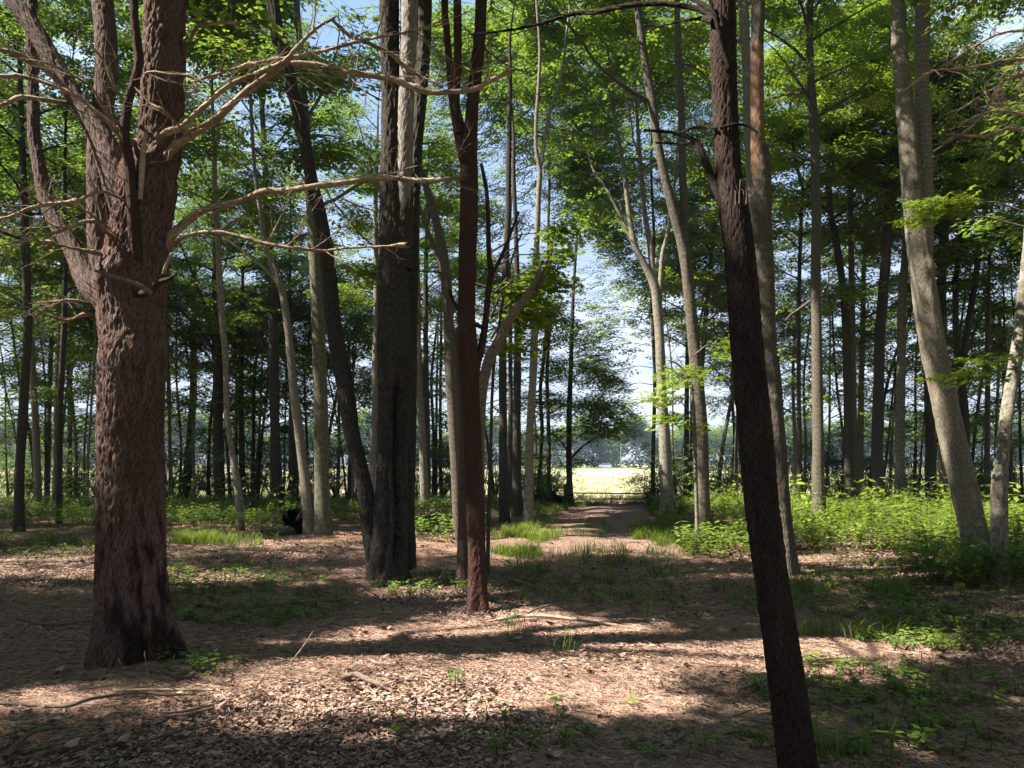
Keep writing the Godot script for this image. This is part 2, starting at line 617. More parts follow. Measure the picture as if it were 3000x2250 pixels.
func make_materials() -> void:
	var g := func(x: float) -> Color: return Color(x, x, x)
	var plates := noise_tex(FastNoiseLite.TYPE_SIMPLEX, 0.014, 3, [[0.25, Color(1, 1, 1)], [0.6, Color(0.5, 0.5, 0.5)], [0.85, Color(0, 0, 0)]], 512, 18.0, -2, 3)
	var plates_c := noise_tex(FastNoiseLite.TYPE_SIMPLEX, 0.014, 3, [[0.1, Color(0.85, 0.85, 0.95)], [0.35, Color(1, 0.95, 0.9)], [0.6, Color(0.75, 0.68, 0.64)], [0.85, Color(0.42, 0.37, 0.36)]], 512, 18.0, -2, 3)
	var ridged := noise_tex(FastNoiseLite.TYPE_SIMPLEX, 0.03, 4, [], 512, 8.0, -1, 7)
	var ridged_c := noise_tex(FastNoiseLite.TYPE_SIMPLEX, 0.03, 4, [[0.25, Color(0.4, 0.38, 0.36)], [0.5, Color(0.8, 0.78, 0.74)], [0.75, Color(1, 1, 0.98)]], 512, 8.0, -1, 7)
	var blotch_c := noise_tex(FastNoiseLite.TYPE_SIMPLEX, 0.012, 5, [[0.2, Color(0.5, 0.52, 0.45)], [0.45, Color(0.78, 0.76, 0.7)], [0.7, Color(1, 1, 1)]], 512, 10.0, -1, 9)
	var grain_c := noise_tex(FastNoiseLite.TYPE_SIMPLEX, 0.05, 4, [[0.3, Color(0.55, 0.5, 0.45)], [0.6, Color(1, 1, 1)]], 256, 0.0, -1, 11)
	M.pine = mat(Color(0.135, 0.102, 0.095), 0.9, plates_c, plates, 1.0)
	M.pine_dark = mat(Color(0.072, 0.046, 0.041), 0.9, plates_c, plates, 0.6)
	M.black_pine = mat(Color(0.042, 0.034, 0.032), 0.9, plates_c, plates, 0.5)
	M.grey = mat(Color(0.14, 0.125, 0.105), 0.9, ridged_c, ridged, 1.2)
	M.dark = mat(Color(0.078, 0.07, 0.062), 0.9, ridged_c, ridged, 1.4)
	M.pale = mat(Color(0.27, 0.245, 0.21), 0.9, ridged_c, ridged, 0.9)
	M.blotch = mat(Color(0.22, 0.205, 0.175), 0.9, blotch_c, ridged, 0.7)
	M.green = mat(Color(0.13, 0.128, 0.095), 0.9, blotch_c, ridged, 0.9)
	M.dead = mat(Color(0.43, 0.36, 0.285), 0.85, grain_c, ridged, 0.5)
	M.dead_dark = mat(Color(0.2, 0.16, 0.13), 0.85, grain_c, ridged, 0.5)
	M.bare = mat(Color(0.27, 0.16, 0.11), 0.75, ridged_c, ridged, 0.8)
	M.bare_grey = mat(Color(0.3, 0.285, 0.27), 0.8, ridged_c, ridged, 1.0)
	M.rot = mat(Color(0.085, 0.068, 0.056), 0.95)
	for pair in [["pine", 1.9, 0.7], ["pine_dark", 3.0, 1.4], ["black_pine", 3.0, 1.6], ["bare_grey", 3.0, 0.4], ["bare", 3.0, 0.4], ["grey", 1.6, 0.6], ["dark", 1.6, 0.6], ["pale", 2.2, 0.7]]:
		(M[pair[0]] as StandardMaterial3D).uv1_scale = Vector3(pair[1], pair[2], 1)
	for n in ["pine", "pine_dark", "black_pine", "dark", "pale", "grey", "dead"]:
		M[n].vertex_color_use_as_albedo = true
	M.leaf = mat(Color.WHITE, 0.55)
	M.leaf.vertex_color_use_as_albedo = true
	M.leaf.backlight_enabled = true
	M.leaf.backlight = Color(0.95, 1.0, 0.6).linear_to_srgb()
	M.leaf.metallic_specular = 0.35
	M.needle = mat(Color.WHITE, 0.6)
	M.needle.vertex_color_use_as_albedo = true
	M.litter = mat(Color.WHITE, 0.85)
	M.litter.vertex_color_use_as_albedo = true
	var soil_a := noise_tex(FastNoiseLite.TYPE_SIMPLEX, 0.03, 5, [[0.2, Color(0.09, 0.06, 0.05)], [0.42, Color(0.19, 0.13, 0.11)], [0.58, Color(0.31, 0.22, 0.19)], [0.78, Color(0.42, 0.33, 0.29)]], 1024, 20.0, -1, 21)
	var soil_h := noise_tex(FastNoiseLite.TYPE_SIMPLEX, 0.03, 5, [], 1024, 20.0, -1, 21)
	M.soil = mat(Color.WHITE, 0.95, soil_a, soil_h, 4.0)
	M.soil.uv1_triplanar = true
	M.soil.uv1_world_triplanar = true
	M.soil.uv1_scale = Vector3(0.45, 0.45, 0.45)
	M.soil.vertex_color_use_as_albedo = true
	M.track = mat(Color(0.85, 0.8, 0.74), 0.95, soil_a, soil_h, 3.0)
	M.track.uv1_triplanar = true
	M.track.uv1_world_triplanar = true
	M.track.uv1_scale = Vector3(0.6, 0.6, 0.6)
	var crop := noise_tex(FastNoiseLite.TYPE_SIMPLEX, 0.02, 5, [[0.25, Color(0.22, 0.23, 0.12)], [0.5, Color(0.33, 0.32, 0.19)], [0.75, Color(0.42, 0.4, 0.27)]], 512, 15.0, -1, 31)
	M.field = mat(Color.WHITE, 0.95, crop, soil_h, 6.0)
	M.field.uv1_triplanar = true
	M.field.uv1_world_triplanar = true
	M.field.uv1_scale = Vector3(0.09, 0.09, 0.03)
	M.meadow = mat(Color(0.2, 0.27, 0.08), 0.95, grain_c)
	M.meadow.uv1_triplanar = true
	M.meadow.uv1_world_triplanar = true
	M.asphalt = mat(Color(0.3, 0.3, 0.3), 0.9)
	M.stone = mat(Color(0.34, 0.32, 0.29), 0.9, blotch_c, ridged, 1.5)
	M.post = mat(Color(0.12, 0.09, 0.07), 0.9, grain_c)
	M.iron = mat(Color(0.14, 0.12, 0.1), 0.6)
	M.car = mat(Color(0.33, 0.42, 0.62), 0.3)
	M.car.clearcoat_enabled = true
	M.glass = mat(Color(0.03, 0.04, 0.05), 0.1)
	M.tyre = mat(Color(0.03, 0.03, 0.03), 0.8)
	M.rim = mat(Color(0.55, 0.55, 0.57), 0.35)
	M.lamp = mat(Color(0.8, 0.8, 0.78), 0.2)
	M.red_lamp = mat(Color(0.5, 0.03, 0.02), 0.3)
	M.white = mat(Color(0.78, 0.78, 0.76), 0.6)


func make_sky() -> ProceduralSkyMaterial:
	var s := ProceduralSkyMaterial.new()
	s.sky_top_color = Color(0.3, 0.5, 0.88).linear_to_srgb()
	s.sky_horizon_color = Color(0.82, 0.9, 1.0).linear_to_srgb()
	s.sky_curve = 0.18
	s.sky_energy_multiplier = 0.56
	s.ground_bottom_color = Color(0.12, 0.11, 0.07).linear_to_srgb()
	s.ground_horizon_color = Color(0.4, 0.42, 0.35).linear_to_srgb()
	var n := FastNoiseLite.new()
	n.noise_type = FastNoiseLite.TYPE_SIMPLEX
	n.frequency = 1.0
	n.fractal_octaves = 5
	n.seed = 5
	var im := Image.create_empty(1024, 512, false, Image.FORMAT_RGBA8)
	for y in 256:
		var el := PI * (0.5 - (y + 0.5) / 512.0)
		for x in 1024:
			var az := TAU * x / 1024.0
			var k := 1.0 / (sin(el) + 0.25)
			var v := n.get_noise_3d(cos(az) * cos(el) * k * 1.1, 3.0 * k * 0.1, sin(az) * cos(el) * k * 1.1)
			var a := smoothstep(-0.12, 0.35, v) * 0.85
			im.set_pixel(x, y, Color(1, 1, 1, a))
	s.sky_cover = ImageTexture.create_from_image(im)
	s.sky_cover_modulate = Color(0.42, 0.42, 0.43)
	return s


# ---------------------------------------------------------------- the floor of the wood
func patch_tone(x: float, z: float) -> Color:          # what lies there: leaf litter, rusty needles or green growth
	var a := n_low.get_noise_2d(x * 14.0 + 50.0, z * 14.0)
	var g := clampf(n_low.get_noise_2d(x * 11.0 - 90.0, z * 11.0) * 2.0 + smoothstep(9.0, 17.0, -z) * 0.9 + smoothstep(2.5, 6.5, x) * 0.35 - 0.25, 0.0, 1.0)
	var c := Color(0.95, 0.86, 0.82).lerp(Color(1.1, 0.82, 0.7), clampf(a * 2.0, 0.0, 1.0))
	c = c.lerp(Color(0.62, 0.58, 0.56), clampf(-a * 2.2, 0.0, 0.8))
	return c.lerp(Color(0.5, 0.6, 0.3), g * 0.75)


func build_floor() -> void:
	var b := Buf.new()
	var step := 0.25
	var nx := 400
	var nz := 172
	for kz in nz + 1:
		for kx in nx + 1:
			var x := (kx - nx / 2) * step
			var z := 8.0 - kz * step
			var e := gh(x, z)
			b.v.append(Vector3(x, e, z))
			b.n.append(Vector3(gh(x - 0.2, z) - gh(x + 0.2, z), 0.4, gh(x, z - 0.2) - gh(x, z + 0.2)).normalized())
			b.c.append(patch_tone(x, z))
	for kz in nz:
		for kx in nx:
			var a := kz * (nx + 1) + kx
			b.i.append_array([a, a + nx + 1, a + 1, a + 1, a + nx + 1, a + nx + 2])
	var o := part("ground", b.mesh(), M.soil, self)
	o.set_meta("kind", "structure")
	# the field, the verge and the road beyond the wood
	for s in [["field", 0.0, -900.0, 900.0, 60.0, -900.0, M.field], ["verge", 0.004, -500.0, 500.0, -200.0, -226.0, M.meadow], ["road", 0.05, -500.0, 500.0, -227.0, -234.0, M.asphalt], ["meadow", 0.004, -500.0, 500.0, -240.0, -262.0, M.meadow]]:
		var q := Buf.new()
		q.quad(Vector3(s[2], s[1] - 0.04, s[4]), Vector3(s[2], s[1] - 0.04, s[5]), Vector3(s[3], s[1] - 0.04, s[5]), Vector3(s[3], s[1] - 0.04, s[4]))
		var f := part(s[0], q.mesh(), s[6], self)
		f.set_meta("kind", "structure")
	# the track to the gate
	var t := Buf.new()
	var mid := [[1640, 1640, 430], [1670, 1595, 290], [1700, 1560, 200], [1730, 1525, 165], [1755, 1500, 145], [1770, 1480, 135], [1775, 1468, 130]]
	var rows := []
	for m in mid:
		var l := on_ground(m[0] - m[2] * 0.9, m[1])
		var r := on_ground(m[0] + m[2] * 0.9, m[1])
		rows.append([l, r])
	var cuts := 16
	var across := 12
	for k in (rows.size() - 1) * cuts + 1:
		var i := mini(k / cuts, rows.size() - 2)
		var u := float(k - i * cuts) / cuts
		var l: Vector3 = (rows[i][0] as Vector3).lerp(rows[i + 1][0], u)
		var r: Vector3 = (rows[i][1] as Vector3).lerp(rows[i + 1][1], u)
		var w := R(-0.18, 0.18)
		for j in across + 1:
			var p := l.lerp(r, (j + (w if j == 0 or j == across else 0.0)) / float(across))
			var rut := -0.03 * (exp(-pow((j - 3.5) / 1.3, 2)) + exp(-pow((j - 8.5) / 1.3, 2)))
			p.y = gh(p.x, p.z) + 0.035 + rut - (0.03 if j == 0 or j == across else 0.0)
			t.v.append(p)
			t.n.append(Vector3.UP)
	for k in (rows.size() - 1) * cuts:
		for j in across:
			var a := k * (across + 1) + j
			t.i.append_array([a, a + across + 1, a + 1, a + 1, a + across + 1, a + across + 2])
	var tr := part("path", t.mesh(), M.track, self)
	tr.set_meta("kind", "structure")


func litter_mesh(seed_: int, n: int, reach: float, l: float) -> ArrayMesh:       # curled dead leaves
	rng.seed = seed_
	var b := Buf.new()
	for k in n:
		var a := R(0, TAU)
		var r := reach * sqrt(rng.randf())
		var p := Vector3(cos(a) * r, R(0.002, 0.022), sin(a) * r)
		var t := R(0, TAU)
		var d := Vector3(cos(t), R(-0.25, 0.35), sin(t)).normalized()
		var s := d.cross(Vector3(R(-0.5, 0.5), 1, R(-0.5, 0.5))).normalized()
		var u := s.cross(d)
		var ll := l * R(0.6, 1.3)
		var w := ll * R(0.16, 0.36)
		var g := R(0.45, 1.3)
		var col := Color(g, g * R(0.88, 1.04), g * R(0.78, 1.1))
		var curl := ll * R(-0.08, 0.34)
		var twist := R(-0.25, 0.25)
		var e := p + d * ll + u * curl * R(0.2, 1.0)
		var m1 := p + d * ll * 0.32 - u * curl * 0.15
		var m2 := p + d * ll * 0.68
		for q in [1.0, -1.0]:
			var c1: Vector3 = m1 + s * q * w * R(0.8, 1.15) + u * (curl + q * twist * w)
			var c2: Vector3 = m2 + s * q * w * R(0.55, 1.0) + u * (curl * 1.1 + q * twist * w)
			b.tri(p, c1, m1, col)
			b.tri(m1, c1, c2, col)
			b.tri(m1, c2, m2, col)
			b.tri(m2, c2, e, col)
	return b.mesh()


func needle_litter(seed_: int, n: int, reach: float) -> ArrayMesh:
	rng.seed = seed_
	var b := Buf.new()
	for k in n:
		var a := R(0, TAU)
		var r := reach * sqrt(rng.randf())
		var p := Vector3(cos(a) * r, R(0.004, 0.03), sin(a) * r)
		var t := R(0, TAU)
		var d := Vector3(cos(t), R(-0.12, 0.12), sin(t)) * R(0.06, 0.11)
		var s := Vector3(-d.z, 0, d.x).normalized() * 0.0016
		var g := R(0.6, 1.35)
		b.tri(p - s, p + d, p + s + Vector3(0, 0.002, 0), Color(g, g * 0.98, g * 0.95))
	return b.mesh()


func grass_mesh(seed_: int, n: int, h: float, lean: float) -> ArrayMesh:
	rng.seed = seed_
	var b := Buf.new()
	for k in n:
		var a := R(0, TAU)
		var p := Vector3(R(-0.09, 0.09), 0, R(-0.09, 0.09))
		var d := Vector3(cos(a), 0, sin(a)) * lean
		var hh := h * R(0.5, 1.2)
		var s := Vector3(-d.z, 0, d.x).normalized() * R(0.002, 0.004)
		var m := p + Vector3(0, hh * 0.6, 0) + d * hh * 0.3
		var e := p + Vector3(0, hh * R(0.7, 1.0), 0) + d * hh * R(0.7, 1.2)
		var g := R(0.7, 1.3)
		b.quad(p - s, m - s, m + s, p + s, Color(g, g, g))
		b.tri(m - s, e, m + s, Color(g, g, g))
	return b.mesh()


func seedling_mesh(seed_: int, tiers: int, h: float, l: float) -> ArrayMesh:
	rng.seed = seed_
	var b := Buf.new()
	var lean := Vector3(R(-0.2, 0.2), 1, R(-0.2, 0.2)).normalized()
	tube(b, PackedVector3Array([Vector3.ZERO, lean * h * 0.5, lean * h]), PackedFloat32Array([0.004, 0.003, 0.002]), 3, {"cap": false})
	for k in b.v.size():
		b.c.append(Color(0.7, 0.45, 0.5))
	for t in tiers:
		var p := lean * h * (1.0 - 0.75 * t / maxf(1, tiers))
		var m := rng.randi_range(3, 6)
		for k in m:
			var a := TAU * k / m + R(-0.4, 0.4)
			var d := Vector3(cos(a), R(-0.3, 0.35), sin(a)).normalized()
			var g := R(0.75, 1.25)
			leaf_flat(b, p + d * l * 0.2, d, Vector3.UP, l * R(0.7, 1.2), l * 0.55, l * 0.08, Color(g, g, g))
	b.uv = PackedVector2Array()
	return b.mesh()


func spread_on(zone: Array, n: int, lift := 0.0, smin := 0.7, smax := 1.3, tilt := 0.08) -> Array:      # places in a photograph ellipse, taken down to the ground
	var out := []
	var guard := 0
	while out.size() < n and guard < n * 6:
		guard += 1
		var a := R(0, TAU)
		var s := sqrt(rng.randf())
		var p := on_ground(zone[0] + cos(a) * s * zone[2], maxf(1440.0, zone[1] + sin(a) * s * zone[3]), lift)
		out.append(Transform3D(Basis.from_euler(Vector3(R(-tilt, tilt), R(0, TAU), R(-tilt, tilt))).scaled(Vector3.ONE * R(smin, smax)), p))
	return out


func build_litter() -> void:
	var lm := litter_mesh(501, 110, 0.3, 0.031)
	var tr := []
	var cols := PackedColorArray()
	for k in 9000:
		var z := -lerpf(3.2, 30.0, pow(rng.randf(), 1.7))
		var x := R(-1, 1) * (-z * 0.74 + 1.5)
		if n_low.get_noise_2d(x * 25.0, z * 25.0) < -0.12 and rng.randf() < 0.75:
			continue
		tr.append(Transform3D(Basis.from_euler(Vector3(0, R(0, TAU), 0)).scaled(Vector3(1, R(0.5, 1.1), 1) * R(0.7, 1.3)), Vector3(x, gh(x, z), z)))
		var t := rng.randf()
		cols.append(Color(0.43, 0.31, 0.265).lerp(Color(0.27, 0.19, 0.16), t) * (1.0 if rng.randf() < 0.8 else 1.25))
	tag(scatter("leaf_litter", lm, M.litter, tr, cols, self), "curled tan dead leaves strewn over the forest floor", "leaf litter")
	var bigm := litter_mesh(503, 7, 0.3, 0.062)
	tr = []
	cols = PackedColorArray()
	for k in 1200:
		var z := -lerpf(3.2, 16.0, pow(rng.randf(), 1.5))
		var x := R(-1, 1) * (-z * 0.74 + 1.0)
		tr.append(Transform3D(Basis.from_euler(Vector3(0, R(0, TAU), 0)).scaled(Vector3(1, R(0.8, 1.8), 1) * R(0.7, 1.4)), Vector3(x, gh(x, z) + 0.008, z)))
		cols.append(Color(0.36, 0.25, 0.2).lerp(Color(0.15, 0.105, 0.085), rng.randf()))
	tag(scatter("oak_leaf_litter", bigm, M.litter, tr, cols, self), "larger curled brown leaves scattered over the finer litter", "leaf litter")
	var nm := needle_litter(502, 110, 0.3)
	tr = []
	cols = PackedColorArray()
	for k in 7500:
		var z := -lerpf(3.2, 14.0, pow(rng.randf(), 1.4))
		var x := R(-1, 1) * (-z * 0.74 + 1.0)
		if n_low.get_noise_2d(x * 14.0 + 50.0, z * 14.0) < -0.1:
			continue
		tr.append(Transform3D(Basis.from_euler(Vector3(0, R(0, TAU), 0)), Vector3(x, gh(x, z) + 0.006, z)))
		cols.append(Color(0.38, 0.24, 0.18).lerp(Color(0.35, 0.265, 0.225), rng.randf()))
	tag(scatter("pine_needles", nm, M.litter, tr, cols, self), "fallen rusty pine needles matted over the forest floor", "pine needles")
	# small sticks nobody would count
	var sb := Buf.new()
	for k in 900:
		var z := -lerpf(3.3, 16.0, pow(rng.randf(), 1.5))
		var x := R(-1, 1) * (-z * 0.72)
		var a := R(0, TAU)
		var l := R(0.1, 0.5)
		var p := Vector3(x, gh(x, z) + 0.018, z)
		var q := Vector3(x + cos(a) * l, 0, z + sin(a) * l)
		q.y = gh(q.x, q.z) + R(0.015, 0.05)
		var m := (p + q) * 0.5 + Vector3(R(-0.04, 0.04), 0.015, R(-0.04, 0.04))
		var r := R(0.002, 0.006)
		tube(sb, PackedVector3Array([p, m, q]), PackedFloat32Array([r, r * 0.8, r * 0.5]), 4, {"cap": false})
	var st := part("twig_litter", sb.mesh(), M.dead_dark, self)
	tag(st, "thin broken twigs lying about among the dead leaves", "twigs", "", "stuff")


func build_greenery() -> void:
	var tr := []
	var cols := PackedColorArray()
	# low seedlings
	var sm := seedling_mesh(601, 2, 0.1, 0.05)
	for z in [[700, 1760, 330, 90, 420], [620, 1690, 260, 60, 150], [2550, 1720, 480, 90, 600], [2650, 2040, 330, 100, 110], [2450, 2000, 260, 60, 70], [2380, 2160, 180, 70, 25], [1250, 1720, 160, 35, 160], [1700, 1720, 400, 70, 220], [2700, 2180, 280, 60, 45], [1900, 2180, 400, 60, 22], [1500, 2100, 500, 130, 16], [600, 1960, 120, 30, 25], [2750, 1850, 250, 60, 260], [100, 1600, 250, 40, 160]]:
		for t in spread_on(z, z[4], 0.0, 0.5, 1.4, 0.3):
			tr.append(t)
			cols.append(leaf_tone(0.35))
	tag(scatter("seedlings", sm, M.leaf, tr, cols, self), "low green tree seedlings covering the forest floor", "seedlings")
	# knee-high undergrowth
	var um := seedling_mesh(602, 4, 0.42, 0.1)
	tr = []
	cols = PackedColorArray()
	for z in [[300, 1510, 420, 45, 900, 0.35], [780, 1520, 330, 42, 650, 0.35], [1300, 1545, 140, 40, 200, 0.4], [1150, 1500, 250, 25, 260, 0.3], [2650, 1560, 480, 70, 900, 0.6], [2280, 1540, 260, 55, 420, 0.65], [2450, 1500, 500, 30, 700, 0.5], [2850, 1680, 220, 50, 260, 0.4], [2150, 1620, 160, 40, 160, 0.5], [1450, 1480, 180, 18, 140, 0.3], [2000, 1500, 120, 20, 120, 0.4]]:
		for t in spread_on(z, z[4], 0.0, 0.5, 1.35, 0.25):
			tr.append(t)
			cols.append(leaf_tone(z[5]))
	tag(scatter("undergrowth", um, M.leaf, tr, cols, self), "knee high leafy undergrowth between the tree trunks", "undergrowth")
	# waist-high brush on the sunny side of the clearing
	var bm := seedling_mesh(603, 6, 0.6, 0.09)
	tr = []
	cols = PackedColorArray()
	for z in [[2600, 1580, 420, 45, 420, 0.5], [2230, 1530, 200, 30, 170, 0.6], [2150, 1500, 130, 25, 120, 0.6], [2700, 1500, 300, 22, 260, 0.45], [2960, 1640, 80, 60, 70, 0.6], [2860, 1600, 130, 40, 110, 0.7]]:
		for t in spread_on(z, z[4], 0.0, 0.4, 1.45, 0.25):
			if n_low.get_noise_2d(t.origin.x * 45.0, t.origin.z * 45.0) < -0.06:
				continue
			tr.append(t)
			cols.append(leaf_tone(z[5]))
	tag(scatter("brush", bm, M.leaf, tr, cols, self), "waist high bright green brush around the pale leaning trunk", "brush")
	var fm2 := seedling_mesh(606, 4, 1.15, 0.15)
	tr = []
	cols = PackedColorArray()
	for z in [[2600, 1570, 430, 45, 60, 0.65], [2230, 1530, 190, 30, 24, 0.7], [2800, 1500, 200, 22, 40, 0.5], [300, 1500, 380, 30, 40, 0.35], [800, 1505, 250, 25, 30, 0.35]]:
		for t in spread_on(z, z[4], 0.0, 0.5, 1.2, 0.4):
			tr.append(t)
			cols.append(leaf_tone(z[5]))
	tag(scatter("tall_weeds", fm2, M.leaf, tr, cols, self), "lanky broad leaved weeds standing out of the undergrowth", "weeds")
	# grass
	var gm := grass_mesh(604, 16, 0.24, 0.5)
	tr = []
	cols = PackedColorArray()
	for z in [[1550, 1575, 110, 18, 300, 0.7], [1500, 1640, 80, 16, 160, 0.6], [590, 1585, 105, 13, 300, 0.75], [720, 1600, 150, 12, 50, 0.6], [1760, 1635, 300, 14, 130, 0.3], [1950, 1570, 110, 30, 420, 0.7], [1590, 1515, 60, 25, 260, 0.5], [1960, 1510, 60, 30, 260, 0.5], [1780, 1478, 200, 4, 500, 0.35], [1730, 1560, 60, 30, 40, 0.5], [1600, 1490, 120, 10, 300, 0.45], [2330, 1730, 60, 20, 25, 0.5], [2610, 1745, 60, 20, 35, 0.6], [2600, 1920, 60, 15, 10, 0.6], [2480, 1860, 260, 14, 40, 0.5], [2080, 1800, 260, 30, 22, 0.45], [1500, 1850, 60, 12, 5, 0.3], [100, 1590, 220, 16, 110, 0.5], [1750, 1690, 250, 40, 60, 0.4], [2420, 2240, 150, 30, 12, 0.45], [1650, 1910, 60, 12, 4, 0.4]]:
		for t in spread_on(z, z[4], -0.01, 0.35, 1.35, 0.25):
			if n_low.get_noise_2d(t.origin.x * 70.0, t.origin.z * 70.0 + 90.0) < -0.12:
				continue
			tr.append(t)
			cols.append(leaf_tone(z[5]) * 0.75)
	tag(scatter("grass", gm, M.leaf, tr, cols, self), "tufts of soft green grass beside the track", "grass")
	# dry crop at the near edge of the field
	var fm := grass_mesh(605, 22, 0.34, 0.5)
	tr = []
	cols = PackedColorArray()
	for k in 5000:
		var z := -lerpf(33.0, 90.0, pow(rng.randf(), 1.8))
		var x := R(-1, 1) * (-z * 0.75)
		tr.append(Transform3D(Basis.from_euler(Vector3(0, R(0, TAU), 0)).scaled(Vector3(2.4, 1, 2.4) * R(0.6, 1.2)), Vector3(x, -0.05, z)))
		cols.append(Color(0.36, 0.34, 0.2).lerp(Color(0.25, 0.27, 0.12), rng.randf()))
	tag(scatter("field_grass", fm, M.litter, tr, cols, self), "dry yellow grass of the sunny field beyond the gate", "dry grass")


